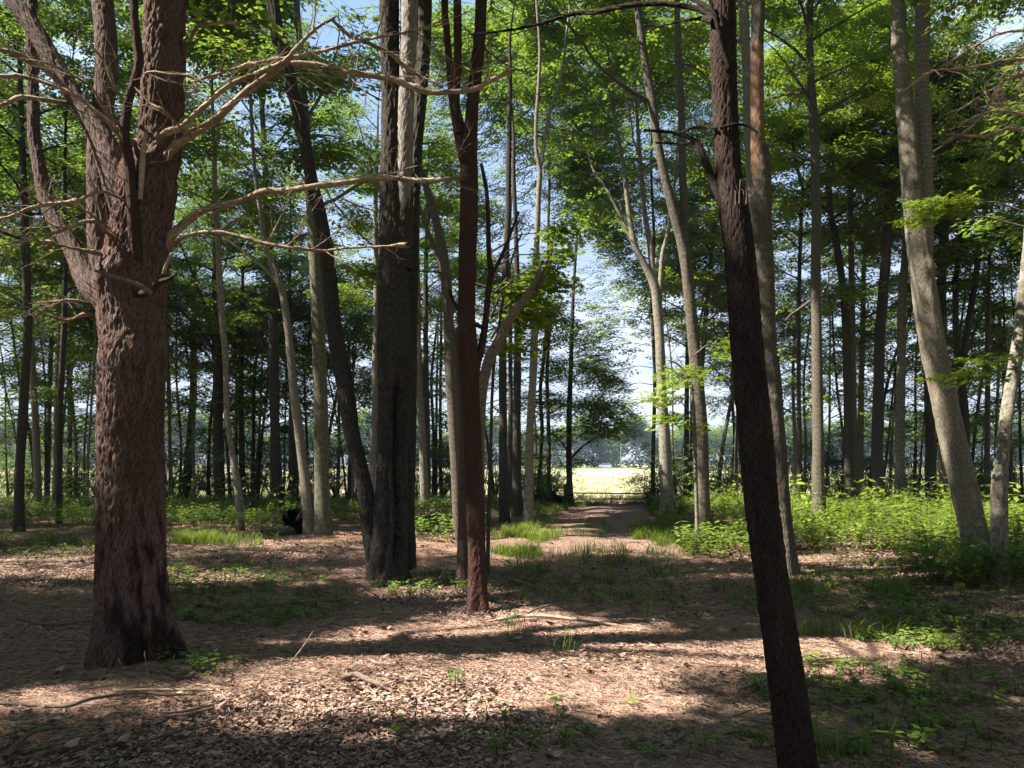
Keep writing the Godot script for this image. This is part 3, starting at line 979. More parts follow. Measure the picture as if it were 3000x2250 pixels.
# ---------------------------------------------------------------- the pines and the broken trees nearby
func build_pine() -> void:
	var z := 6.5
	var c := on_ground(398, 1935)
	z = -c.z
	var node := thing("pine_tree", "big brown pine with many stems and dead grey branches beside the clearing", "tree", Vector3(c.x, 0, c.z))
	var pr := px_path([[399, 1945, 222], [394, 1860, 210], [388, 1750, 202], [385, 1650, 199], [384, 1500, 197], [384, 1350, 197], [384, 1200, 196], [387, 1080, 206], [392, 1000, 204], [388, 900, 202], [393, 800, 210], [404, 720, 192], [416, 640, 184], [428, 560, 190], [436, 510, 180], [462, 450, 142], [474, 350, 131], [478, 250, 132], [482, 150, 130], [485, 0, 128]], z)
	pr[0][0].y = -0.08
	for k in 5:
		pr[0].append(pr[0][19] + Vector3(0.04, 1.6, 0.05) * (k + 1))
		pr[1].append(pr[1][19] * (1.0 - 0.17 * (k + 1)))
	var sm := smooth_path(pr[0], pr[1], 0.02)
	var b := Buf.new()
	tube(b, sm[0], sm[1], 150, {"amp": 0.0105, "freq": 18.0, "flare": 0.6, "tint": [Color(0.8, 0.7, 0.68), Color(1.2, 1.14, 1.12), Color(0.72, 0.54, 0.48), Color(0.2, 0.19, 0.2)], "seed": 3.0, "lump": 0.05, "tile": 0.4,
		"knots": [[2.62, 0.45, 0.1, 0.05], [3.35, 0.75, 0.11, 0.05], [3.22, -0.55, 0.13, 0.045], [4.28, 0.5, 0.12, 0.06], [1.75, 0.9, 0.06, -0.03], [1.3, 0.75, 0.06, -0.025], [0.2, 0.8, 0.1, -0.07], [2.9, -1.5, 0.12, 0.03]]})
	part("trunk", b.mesh(), M.pine, node)
	var stems := [
		[[[375, 640, 96], [352, 545, 108], [322, 462, 94], [296, 402, 76], [262, 345, 66], [225, 292, 58], [186, 230, 60], [150, 170, 62], [115, 108, 60], [75, 48, 58], [38, 0, 58], [10, -60, 54]], 0.0, 0.3],
		[[[318, 850, 76], [300, 780, 74], [289, 690, 70], [290, 560, 72], [290, 440, 70], [300, 335, 66], [310, 230, 68], [312, 130, 72], [306, 60, 70], [300, 0, 68], [296, -120, 62]], 0.1, 0.5],
		[[[330, 905, 84], [280, 850, 84], [252, 815, 74], [231, 770, 62], [205, 715, 55], [170, 660, 52], [140, 600, 48], [125, 540, 46], [112, 470, 42], [100, 400, 38], [98, 300, 36], [95, 200, 34], [92, 100, 32], [95, 0, 30], [95, -80, 28]], -0.05, 0.7],
	]
	for s in stems:
		part("stem", stem_mesh(s[0], z, 0.03, 64, {"dz": s[1], "dz_end": s[2], "amp": 0.006, "freq": 24.0, "seed": R(0, 50), "lump": 0.08, "tile": 0.4}), M.pine, node)
	part("dead_limb", stem_mesh([[412, 772, 30], [400, 735, 36], [393, 680, 37], [388, 600, 35], [383, 520, 35], [374, 450, 34], [365, 400, 33], [368, 350, 28], [378, 290, 27], [395, 240, 28], [408, 180, 30], [402, 120, 28], [395, 60, 26], [392, -40, 25]], z, 0.03, 28, {"dz": -0.22, "dz_end": -0.42, "amp": 0.003, "freq": 40.0, "seed": 8.0, "lump": 0.15}), M.pine_dark, node)
	part("branch_stub", stem_mesh([[410, 585, 16], [416, 500, 20], [420, 440, 17], [426, 395, 10]], z, 0.03, 12, {"dz": -0.24, "dz_end": -0.3, "jag": 0.05}), M.dead, node)
	part("branch_stub", stem_mesh([[400, 862, 30], [440, 855, 26], [462, 830, 20], [500, 815, 12], [515, 802, 6]], z, 0.03, 12, {"dz": -0.2, "dz_end": -0.5, "jag": 0.03}), M.pine_dark, node)
	part("branch_stub", stem_mesh([[445, 860, 18], [400, 832, 16], [340, 812, 14], [285, 795, 10]], z, 0.03, 10, {"dz": -0.32, "dz_end": -0.5, "jag": 0.03}), M.dead_dark, node)
	part("branch_stub", stem_mesh([[478, 800, 12], [498, 750, 9], [503, 742, 5]], z, 0.03, 8, {"dz": -0.25, "dz_end": -0.4}), M.dead, node)
	# dead branches: outline, depth at the root and the tip, twigs
	var D := [
		[[[455, 462, 34], [500, 445, 33], [560, 395, 28], [640, 345, 26], [700, 285, 25], [760, 240, 24], [820, 195, 22], [855, 178, 20], [900, 155, 15], [960, 145, 13], [1060, 120, 10], [1180, 98, 7], [1300, 70, 5]], -0.15, -0.9, 14],
		[[[430, 405, 26], [480, 392, 26], [530, 375, 24], [580, 330, 20], [640, 275, 17], [690, 240, 16], [750, 215, 14], [830, 178, 14], [870, 140, 14], [925, 85, 12], [975, 55, 9]], -0.3, -0.75, 10],
		[[[852, 186, 20], [880, 190, 25], [950, 198, 24], [1010, 210, 24], [1080, 222, 23], [1150, 235, 22], [1200, 252, 20], [1260, 268, 19], [1330, 268, 18], [1390, 262, 18], [1440, 235, 17], [1500, 208, 14]], -0.7, -0.5, 12],
		[[[970, 55, 9], [985, 70, 14], [1030, 105, 14], [1090, 135, 14], [1150, 160, 12], [1180, 190, 10], [1230, 222, 8], [1290, 255, 6]], -0.75, -0.4, 8],
		[[[470, 715, 30], [505, 690, 30], [560, 640, 29], [600, 617, 28], [650, 600, 29], [720, 582, 22], [770, 562, 21], [840, 560, 22], [910, 548, 20], [980, 537, 21], [1050, 527, 21], [1110, 520, 21], [1170, 522, 18], [1240, 528, 16], [1345, 525, 10]], -0.1, -0.5, 12],
		[[[490, 700, 16], [545, 692, 14], [620, 680, 14], [700, 694, 14], [780, 712, 14], [850, 725, 12], [940, 736, 10], [1020, 728, 8], [1100, 720, 7], [1185, 718, 4]], -0.25, -0.6, 9],
		[[[375, 400, 20], [350, 392, 22], [315, 358, 19], [260, 308, 18], [200, 272, 17], [120, 240, 16], [60, 225, 17], [0, 222, 14], [-80, 220, 9]], -0.25, -0.6, 10],
		[[[205, 290, 20], [150, 220, 26], [100, 185, 25], [50, 158, 22], [0, 146, 19], [-90, 120, 12]], 0.2, -0.3, 6],
		[[[210, 285, 16], [140, 292, 19], [60, 287, 20], [20, 300, 16], [-60, 330, 10]], 0.1, -0.3, 4],
		[[[375, 592, 9], [330, 570, 10], [285, 565, 12], [220, 590, 15], [150, 598, 15], [90, 608, 13], [40, 628, 13], [0, 640, 12], [-80, 660, 8]], -0.3, -0.8, 8],
		[[[340, 705, 16], [305, 675, 15], [280, 652, 15], [240, 655, 12], [180, 675, 12], [110, 695, 10], [50, 710, 8], [0, 722, 6]], -0.2, -0.8, 8],
		[[[318, 740, 12], [260, 738, 11], [210, 728, 9], [165, 718, 7], [130, 708, 4]], -0.2, -0.55, 4],
		[[[290, 652, 8], [250, 620, 8], [205, 605, 7], [150, 585, 6], [112, 530, 4]], -0.4, -0.6, 4],
		[[[268, 890, 12], [220, 882, 12], [160, 882, 9], [110, 885, 6]], 0.0, -0.2, 4],
		[[[272, 910, 14], [245, 925, 12], [200, 938, 10], [160, 932, 8], [110, 910, 5]], 0.0, -0.3, 4],
		[[[360, 375, 8], [310, 325, 10], [275, 265, 8], [220, 225, 7], [150, 190, 7], [95, 178, 5]], -0.35, -0.7, 5],
		[[[360, 320, 10], [335, 250, 12], [310, 190, 11], [280, 150, 8]], -0.3, -0.4, 4],
		[[[535, 95, 12], [580, 78, 11], [660, 68, 9], [720, 70, 6], [790, 110, 4]], 0.2, 0.8, 6],
		[[[500, 104, 10], [545, 110, 8]], 0.0, -0.2, 0],
		[[[530, 215, 9], [575, 235, 9], [650, 210, 9], [720, 190, 9], [850, 170, 6]], -0.1, -0.6, 5],
		[[[395, 225, 8], [430, 210, 8], [500, 218, 8], [545, 218, 7], [590, 240, 6]], -0.45, -0.5, 3],
		[[[540, 380, 5], [480, 325, 7], [440, 300, 7], [405, 270, 6]], -0.55, -0.5, 2],
	]
	for d in D:
		dead_branch(d[0], z, d[1], d[2], d[3], M.dead, node)
	# the live crown, above the picture
	var tr := []
	var cols := PackedColorArray()
	var br := Buf.new()
	for k in 46:
		var h := R(6.9, 13.0)
		var a := R(0, TAU)
		var l := R(0.8, 3.6) * (1.1 - (h - 6.9) / 8.0)
		var p0 := Vector3(c.x + 0.2, h, c.z)
		var p1 := p0 + Vector3(cos(a) * l, R(0.1, 0.9), sin(a) * l)
		tube(br, PackedVector3Array([p0, (p0 + p1) * 0.5 + Vector3(0, 0.1, 0), p1]), PackedFloat32Array([0.03, 0.02, 0.008]), 5, {"cap": false})
		for j in 22:
			var s := p0.lerp(p1, R(0.35, 1.08)) + Vector3(R(-0.35, 0.35), R(-0.15, 0.3), R(-0.35, 0.35))
			var st := spray_at(s, p1 - p0, 1.0)
			if shades(st):
				continue
			tr.append(st)
			cols.append(Color(0.06, 0.11, 0.045) * R(0.8, 1.2))
	part("branches", br.mesh(), M.pine_dark, node).set_meta("kind", "stuff")
	scatter("crown", SPRAY.needle, M.needle, tr, cols, node)


func build_near_trees() -> void:
	# the red-barked pair in the middle
	tree("pine_tree", "slender red-barked pine with a forked top in the middle of the clearing", [[1402, 1792, 52], [1400, 1700, 48], [1396, 1600, 48], [1392, 1500, 50], [1388, 1400, 48], [1385, 1300, 48], [1378, 1150, 52], [1371, 1050, 58], [1367, 950, 54], [1367, 900, 52], [1370, 750, 50], [1374, 600, 50], [1373, 500, 50], [1376, 420, 44], [1386, 300, 34], [1396, 200, 35], [1406, 100, 32], [1410, 0, 33]],
		{"bark": "pine_dark", "sides": 44, "step": 0.03, "amp": 0.0065, "freq": 30.0, "top": 13.0, "flare": 0.6, "tint": [Color(1.0, 0.75, 0.7), Color(1.0, 1.0, 1.0), Color(1.5, 1.45, 1.4)],
		"stems": [[[[1372, 500, 40], [1362, 455, 40], [1350, 400, 36], [1340, 350, 34], [1327, 280, 26], [1318, 200, 20], [1308, 80, 20], [1303, 0, 21]], 0.02, 0.2], [[[1345, 390, 20], [1336, 300, 22], [1340, 200, 24], [1341, 100, 24], [1340, 0, 24]], 0.0, -0.1],
			[[[1385, 1120, 24], [1398, 1060, 26], [1412, 1010, 22], [1424, 930, 18], [1430, 860, 17], [1438, 800, 16], [1432, 740, 14], [1430, 650, 12], [1425, 560, 11], [1410, 480, 9]], 0.0, 0.3, "limb"],
			[[[1440, 805, 12], [1465, 760, 10], [1490, 700, 8], [1520, 620, 6]], 0.15, 0.2, "limb"],
			[[[1415, 960, 11], [1385, 945, 10], [1340, 905, 9], [1315, 850, 9]], -0.06, 0.2, "dead_branch"]],
		"crown": {"from": 7.2, "limbs": 16, "reach": 2.0, "per": 30, "kind": "needle"}})
	tree("pine_tree", "grey-footed dying pine with a jagged top close behind the slender red-barked pine", [[1356, 1724, 46], [1358, 1640, 36], [1360, 1500, 33], [1362, 1350, 30], [1358, 1200, 27], [1352, 1100, 25], [1345, 1040, 22], [1336, 985, 12]],
		{"bark": "pine", "sides": 36, "step": 0.05, "amp": 0.004, "freq": 34.0, "top": 0.0, "jag": 0.15, "flare": 0.4})
	var sn := tree("broken_tree", "tan broken trunk leaning outward with a splintered end behind the red-barked pine", [[1402, 1745, 26], [1404, 1500, 26], [1406, 1300, 27], [1412, 1150, 30], [1430, 1060, 31], [1455, 1010, 30], [1480, 960, 27], [1510, 910, 24], [1540, 870, 21], [1565, 830, 17]],
		{"bark": "dead_dark", "z": 9.6, "sides": 26, "step": 0.05, "top": 0.0, "jag": 0.1, "lump": 0.2, "amp": 0.003, "freq": 30.0, "flare": 0.1})
	for k in 9:
		part("splinter", stem_mesh([[1548 + k * 3, 850 + R(-6, 6), 6], [1572 + k * 3, 805 + R(-10, 10), 5], [1585 + k * 4 + R(-10, 15), 770 + R(-30, 25), 1.5]], 9.6 + R(-0.05, 0.05), 0.05, 5), M.bare if k % 2 else M.bare_grey, sn)
	# the black leaning one close by and its broken neighbour
	var a := tree("pine_tree", "black rough-barked pine leaning across the frame near the camera", [[2346, 2334, 112], [2337, 2250, 108], [2305, 2000, 102], [2269, 1750, 97], [2235, 1500, 98], [2212, 1250, 100], [2187, 1000, 95], [2167, 750, 92], [2152, 630, 92], [2140, 550, 84], [2134, 500, 78], [2127, 383, 77], [2122, 255, 75], [2118, 128, 78], [2117, 0, 74]],
		{"z": 3.9, "bark": "black_pine", "sides": 90, "step": 0.02, "amp": 0.0048, "freq": 42.0, "top": 9.0, "flare": 0.1, "lump": 0.07, "tint": [Color(0.9, 0.75, 0.72), Color(0.75, 0.78, 0.82), Color(1.6, 1.1, 1.0)], "knots": [[0.75, 0.4, 0.03, 0.008], [1.7, -1.2, 0.04, 0.012], [2.35, -0.9, 0.05, 0.014]],
		"stems": [[[[2140, 650, 34], [2112, 585, 27], [2085, 520, 23], [2060, 460, 21], [2043, 418, 20]], -0.02, 0.05, "limb"],
			[[[2098, 55, 20], [2070, 38, 17], [2020, 20, 15], [1930, 10, 14], [1850, 15, 14], [1790, 25, 14], [1745, 37, 13], [1690, 38, 12], [1620, 58, 10], [1560, 75, 8], [1480, 90, 6], [1380, 100, 4]], -0.04, 0.5, "limb"],
			[[[2096, 35, 16], [2050, 8, 14], [2000, -20, 12]], -0.04, 0.1, "limb"],
			[[[2090, 60, 16], [2068, 55, 22], [2050, 55, 8], [1990, 63, 6], [1905, 85, 3]], -0.06, 0.2, "dead_branch"],
			[[[2048, 420, 12], [2000, 395, 11], [1950, 386, 9], [1885, 382, 6]], 0.05, 0.1, "dead_branch"],
			[[[2048, 425, 9], [2010, 421, 6], [1920, 418, 3]], 0.05, 0.2, "dead_branch"],
			[[[2100, 375, 8], [2050, 372, 8], [2010, 382, 6], [1970, 398, 3]], -0.05, 0.2, "dead_branch"],
			[[[2110, 375, 9], [2150, 365, 7], [2190, 368, 5], [2220, 390, 3]], -0.07, -0.1, "dead_branch"],
			[[[2080, 0, 10], [2098, 60, 10], [2112, 130, 9], [2135, 200, 7]], -0.075, -0.07, "dead_branch"]],
		"crown": {"from": 5.6, "limbs": 12, "reach": 1.7, "per": 24, "kind": "needle"}})
	for k in 12:
		var sx := 2148 + k * 3.6
		part("splinter", stem_mesh([[sx, 600 + R(-12, 8), 6], [sx + R(-2, 4), 565 + R(-8, 8), 5], [sx + R(-5, 9), 520 + absf(k - 6) * 6 + R(-14, 26), 1.2]], 3.84 + R(-0.02, 0.02), 0.02, 5), [M.bare, M.dead, M.dead_dark][k % 3], a)
	var bt := tree("broken_tree", "grey dead trunk stripped to red wood above, behind the black leaning pine", [[2306, 1690, 64], [2290, 1500, 57], [2275, 1300, 53], [2262, 1150, 50], [2250, 1000, 50], [2241, 800, 54], [2233, 650, 56], [2228, 540, 56], [2226, 470, 46], [2220, 400, 38], [2218, 280, 38], [2218, 160, 38], [2220, 60, 42], [2222, 0, 42]],
		{"bark": "grey", "sides": 30, "step": 0.08, "amp": 0.006, "freq": 22.0, "top": 15.0, "stems": [[[[2250, 640, 22], [2250, 540, 24], [2248, 450, 16], [2245, 428, 6]], -0.03, -0.03, "bark_flap"]], "crown": {"from": 10.5, "limbs": 10, "reach": 2.4, "per": 24, "warm": 0.5}})
	part("bare_wood", stem_mesh([[2221, 530, 44], [2219, 400, 41], [2218, 280, 41], [2218, 150, 41]], -on_ground(2306, 1690).z - 0.01, 0.08, 24, {"amp": 0.006, "freq": 26.0, "jag": 0.2}), M.bare, bt)
	# the hollow double trunk
	var e := tree("hollow_tree", "massive hollow dark trunk with a stripped grey stem and a leaning neighbour stem", [[1142, 1708, 122], [1140, 1620, 102], [1145, 1500, 96], [1150, 1350, 90], [1157, 1200, 98], [1158, 1080, 104], [1156, 950, 98], [1154, 820, 88], [1150, 700, 76], [1147, 600, 66], [1146, 450, 60], [1145, 300, 54], [1142, 150, 56], [1140, 0, 58]],
		{"bark": "dark", "sides": 70, "step": 0.05, "tint": [Color(0.7, 0.7, 0.7), Color(1.1, 1.05, 1.0), Color(2.0, 1.9, 1.75)], "amp": 0.012, "freq": 12.0, "top": 19.0, "flare": 0.3, "lump": 0.1, "crack": [[0.15, 2.8, 0.45, 0.2, 0.2], [0.1, 1.6, -0.25, 0.12, 0.07]], "knots": [[2.75, 0.42, 0.12, 0.06], [0.4, -0.3, 0.2, 0.05]],
		"stems": [[[[1180, 790, 60], [1183, 650, 56], [1184, 500, 48], [1188, 350, 48], [1194, 200, 50], [1198, 100, 52], [1200, 0, 54]], -0.02, 0.0],
			[[[1190, 1668, 60], [1188, 1550, 54], [1190, 1400, 50], [1195, 1200, 48], [1200, 1000, 44], [1205, 800, 40], [1215, 500, 38], [1235, 250, 38], [1243, 120, 40], [1245, 0, 42]], 0.5, 0.7],
			[[[1108, 1695, 66], [1095, 1600, 56], [1078, 1480, 50], [1060, 1395, 46], [1030, 1267, 45], [1012, 1139, 46], [988, 1011, 48], [970, 883, 44], [959, 756, 42], [938, 628, 38], [920, 560, 36], [897, 447, 36], [875, 340, 37], [854, 255, 38], [827, 128, 38], [797, 0, 42]], 0.05, 0.5]],
		"crown": {"from": 9.0, "limbs": 18, "reach": 4.0, "per": 34, "warm": 0.4}})
	part("bare_wood", stem_mesh([[1178, 760, 6], [1180, 700, 22], [1183, 600, 38], [1185, 500, 45], [1188, 350, 48], [1194, 200, 49], [1198, 100, 50], [1200, -10, 52]], -on_ground(1142, 1708).z - 0.06, 0.05, 36, {"amp": 0.008, "freq": 30.0}), M.bare_grey, e)
	# the pale leaning trunk and its dark twin
	tree("maple_tree", "pale grey trunk leaning strongly out of the bright green brush", [[2872, 1665, 100], [2862, 1600, 92], [2840, 1500, 84], [2795, 1300, 82], [2750, 1100, 80], [2722, 950, 78], [2702, 800, 74], [2682, 650, 66], [2668, 500, 62], [2655, 350, 60], [2641, 200, 50], [2633, 100, 46], [2630, 0, 44]],
		{"bark": "pale", "sides": 48, "step": 0.06, "tint": [Color(1.0, 1.0, 0.97), Color(1.35, 1.33, 1.3), Color(0.75, 0.76, 0.65)], "amp": 0.004, "freq": 30.0, "top": 16.0, "flare": 0.2, "dz": 0.5, "knots": [[6.1, 0.1, 0.06, -0.04], [4.75, 0.3, 0.12, 0.04]],
		"stems": [[[[2708, 800, 48], [2712, 680, 50], [2711, 560, 50], [2706, 400, 48], [2700, 200, 46], [2704, 0, 48]], 0.3, 0.6]],
		"crown": {"from": 9.6, "limbs": 16, "reach": 3.6, "per": 30, "warm": 0.55}})
	tree("maple_tree", "slim bent tree with a sunlit grey middle near the edge of the brush", [[2932, 1712, 60], [2928, 1550, 52], [2930, 1400, 48], [2945, 1250, 42], [2965, 1120, 40], [2985, 1000, 42], [3000, 880, 44], [3012, 760, 40], [3022, 600, 36], [3032, 400, 30], [3040, 200, 26]],
		{"bark": "blotch", "sides": 30, "step": 0.08, "amp": 0.003, "freq": 30.0, "top": 14.0, "crown": {"from": 7.6, "limbs": 14, "reach": 3.0, "per": 28, "warm": 0.6}, "layers": [[2860, 1098, 60, 10, 16, -0.3], [2930, 1060, 40, 8, 10, -0.4], [2800, 595, 75, 22, 26, -0.5], [2740, 640, 40, 12, 10, -0.5]], "warm": 0.95, "size": 0.8, "spray": "maple"})
	tree("maple_tree", "dark trunk splitting into two stems beside the track and the young maple", [[2060, 1592, 48], [2058, 1450, 42], [2056, 1300, 40], [2046, 1150, 38], [2032, 1000, 35], [2020, 870, 34], [2008, 760, 36], [1992, 690, 30], [1968, 600, 28], [1943, 500, 26], [1925, 400, 26], [1908, 290, 26], [1890, 180, 24], [1873, 60, 22], [1868, 0, 22]],
		{"bark": "grey", "sides": 24, "step": 0.1, "amp": 0.004, "freq": 24.0, "top": 17.0, "stems": [[[[2006, 760, 26], [2004, 680, 25], [2003, 600, 24], [2000, 500, 24], [1998, 350, 22], [1990, 200, 20], [1985, 80, 19], [1983, 0, 18]], 0.05, 0.2], [[[1905, 298, 12], [1850, 268, 12], [1800, 232, 11], [1745, 182, 10], [1700, 115, 9], [1640, 45, 8], [1590, -10, 7]], 0.0, -1.0, "limb"]],
		"crown": {"from": 10.0, "limbs": 16, "reach": 3.4, "per": 30, "warm": 0.6}})
	# a young maple in front of it, leaves in bright flat layers
	tree("young_maple", "young maple with flat layers of yellow-green leaves beside the dark double-stemmed trunk", [[2046, 1640, 12], [2040, 1450, 11], [2036, 1300, 11], [2030, 1180, 10], [2018, 1110, 9], [1990, 1070, 7], [1960, 1055, 5]],
		{"bark": "pale", "z": 13.6, "sides": 10, "step": 0.1, "top": 0.0, "warm": 0.85, "size": 0.75, "spray": "maple", "mult": 1.6, "layers": [[1900, 1062, 75, 10, 26, 0.0], [1980, 1080, 70, 14, 26, 0.2], [2010, 1120, 60, 14, 16, 0.0], [1960, 1165, 60, 12, 12, 0.1], [1990, 1222, 50, 8, 10, 0.0], [2040, 1250, 40, 8, 6, 0.3], [2110, 1010, 40, 40, 18, 0.8]]})
	tree("young_maple", "young maple holding bright flat leaf layers beside the slender red-barked pine", [[1428, 1705, 12], [1432, 1500, 11], [1438, 1300, 10], [1445, 1100, 9], [1470, 900, 7], [1500, 760, 6], [1530, 680, 4]],
		{"bark": "grey", "z": 10.8, "sides": 10, "step": 0.1, "top": 0.0, "warm": 0.9, "size": 0.72, "spray": "maple", "mult": 1.6, "layers": [[1590, 680, 75, 14, 34, 0.3], [1540, 715, 80, 14, 34, 0.0], [1480, 745, 60, 14, 22, 0.0], [1590, 745, 60, 12, 16, 0.5], [1530, 800, 80, 14, 30, 0.2], [1610, 820, 55, 12, 14, 0.5], [1480, 860, 60, 18, 22, 0.0], [1500, 930, 60, 18, 22, 0.2], [1560, 880, 50, 14, 14, 0.4], [1470, 1010, 60, 16, 16, 0.0], [1130, 790, 60, 16, 18, 0.3]]})
	# a dead-twigged tree whose trunk stands just outside the frame
	tree("pine_tree", "bare twigs of a pine reaching in above the slim bent tree", [[3290, 1950, 130], [3285, 1500, 120], [3280, 1000, 115], [3278, 500, 110], [3275, 0, 105]],
		{"z": 7.4, "bark": "pine", "sides": 40, "step": 0.05, "amp": 0.007, "top": 13.0, "crown": {"from": 7.0, "limbs": 16, "reach": 2.6, "per": 26, "kind": "needle"}})
	var pt := get_node("pine_tree_003") as Node3D
	for d in [[[[3270, 70, 24], [3120, 80, 14], [3000, 92, 11], [2930, 96, 9], [2850, 140, 7], [2760, 195, 4]], -0.2, -0.6, 14], [[[3275, 330, 24], [3120, 360, 14], [3000, 378, 10], [2950, 380, 9], [2880, 400, 7], [2790, 395, 4]], -0.2, -0.5, 14], [[[3275, 110, 20], [3130, 190, 12], [3000, 215, 9], [2930, 245, 9], [2900, 300, 8], [2850, 370, 6], [2740, 440, 4]], -0.3, -0.6, 16], [[[3275, 150, 20], [3100, 168, 12], [2960, 175, 8], [2850, 195, 7], [2740, 205, 6], [2680, 240, 4]], -0.5, -0.9, 14], [[[3270, 480, 20], [3100, 430, 12], [3000, 340, 8], [2900, 330, 6], [2820, 360, 4]], 0.2, 0.3, 10]]:
		dead_branch(d[0], 7.4, d[1], d[2], d[3], M.dead, pt, "dead_branch", 0.5)
	var hang := Buf.new()
	for k in 60:
		var p := at(2925 + R(-8, 8), 250, 6.8)
		twig(hang, p, Vector3(R(-0.5, 0.35), -1, R(-0.3, 0.3)), R(0.15, 0.42), 0.0022, 0.12, 0)
	part("dead_needles", hang.mesh(), M.dead, pt).set_meta("kind", "stuff")


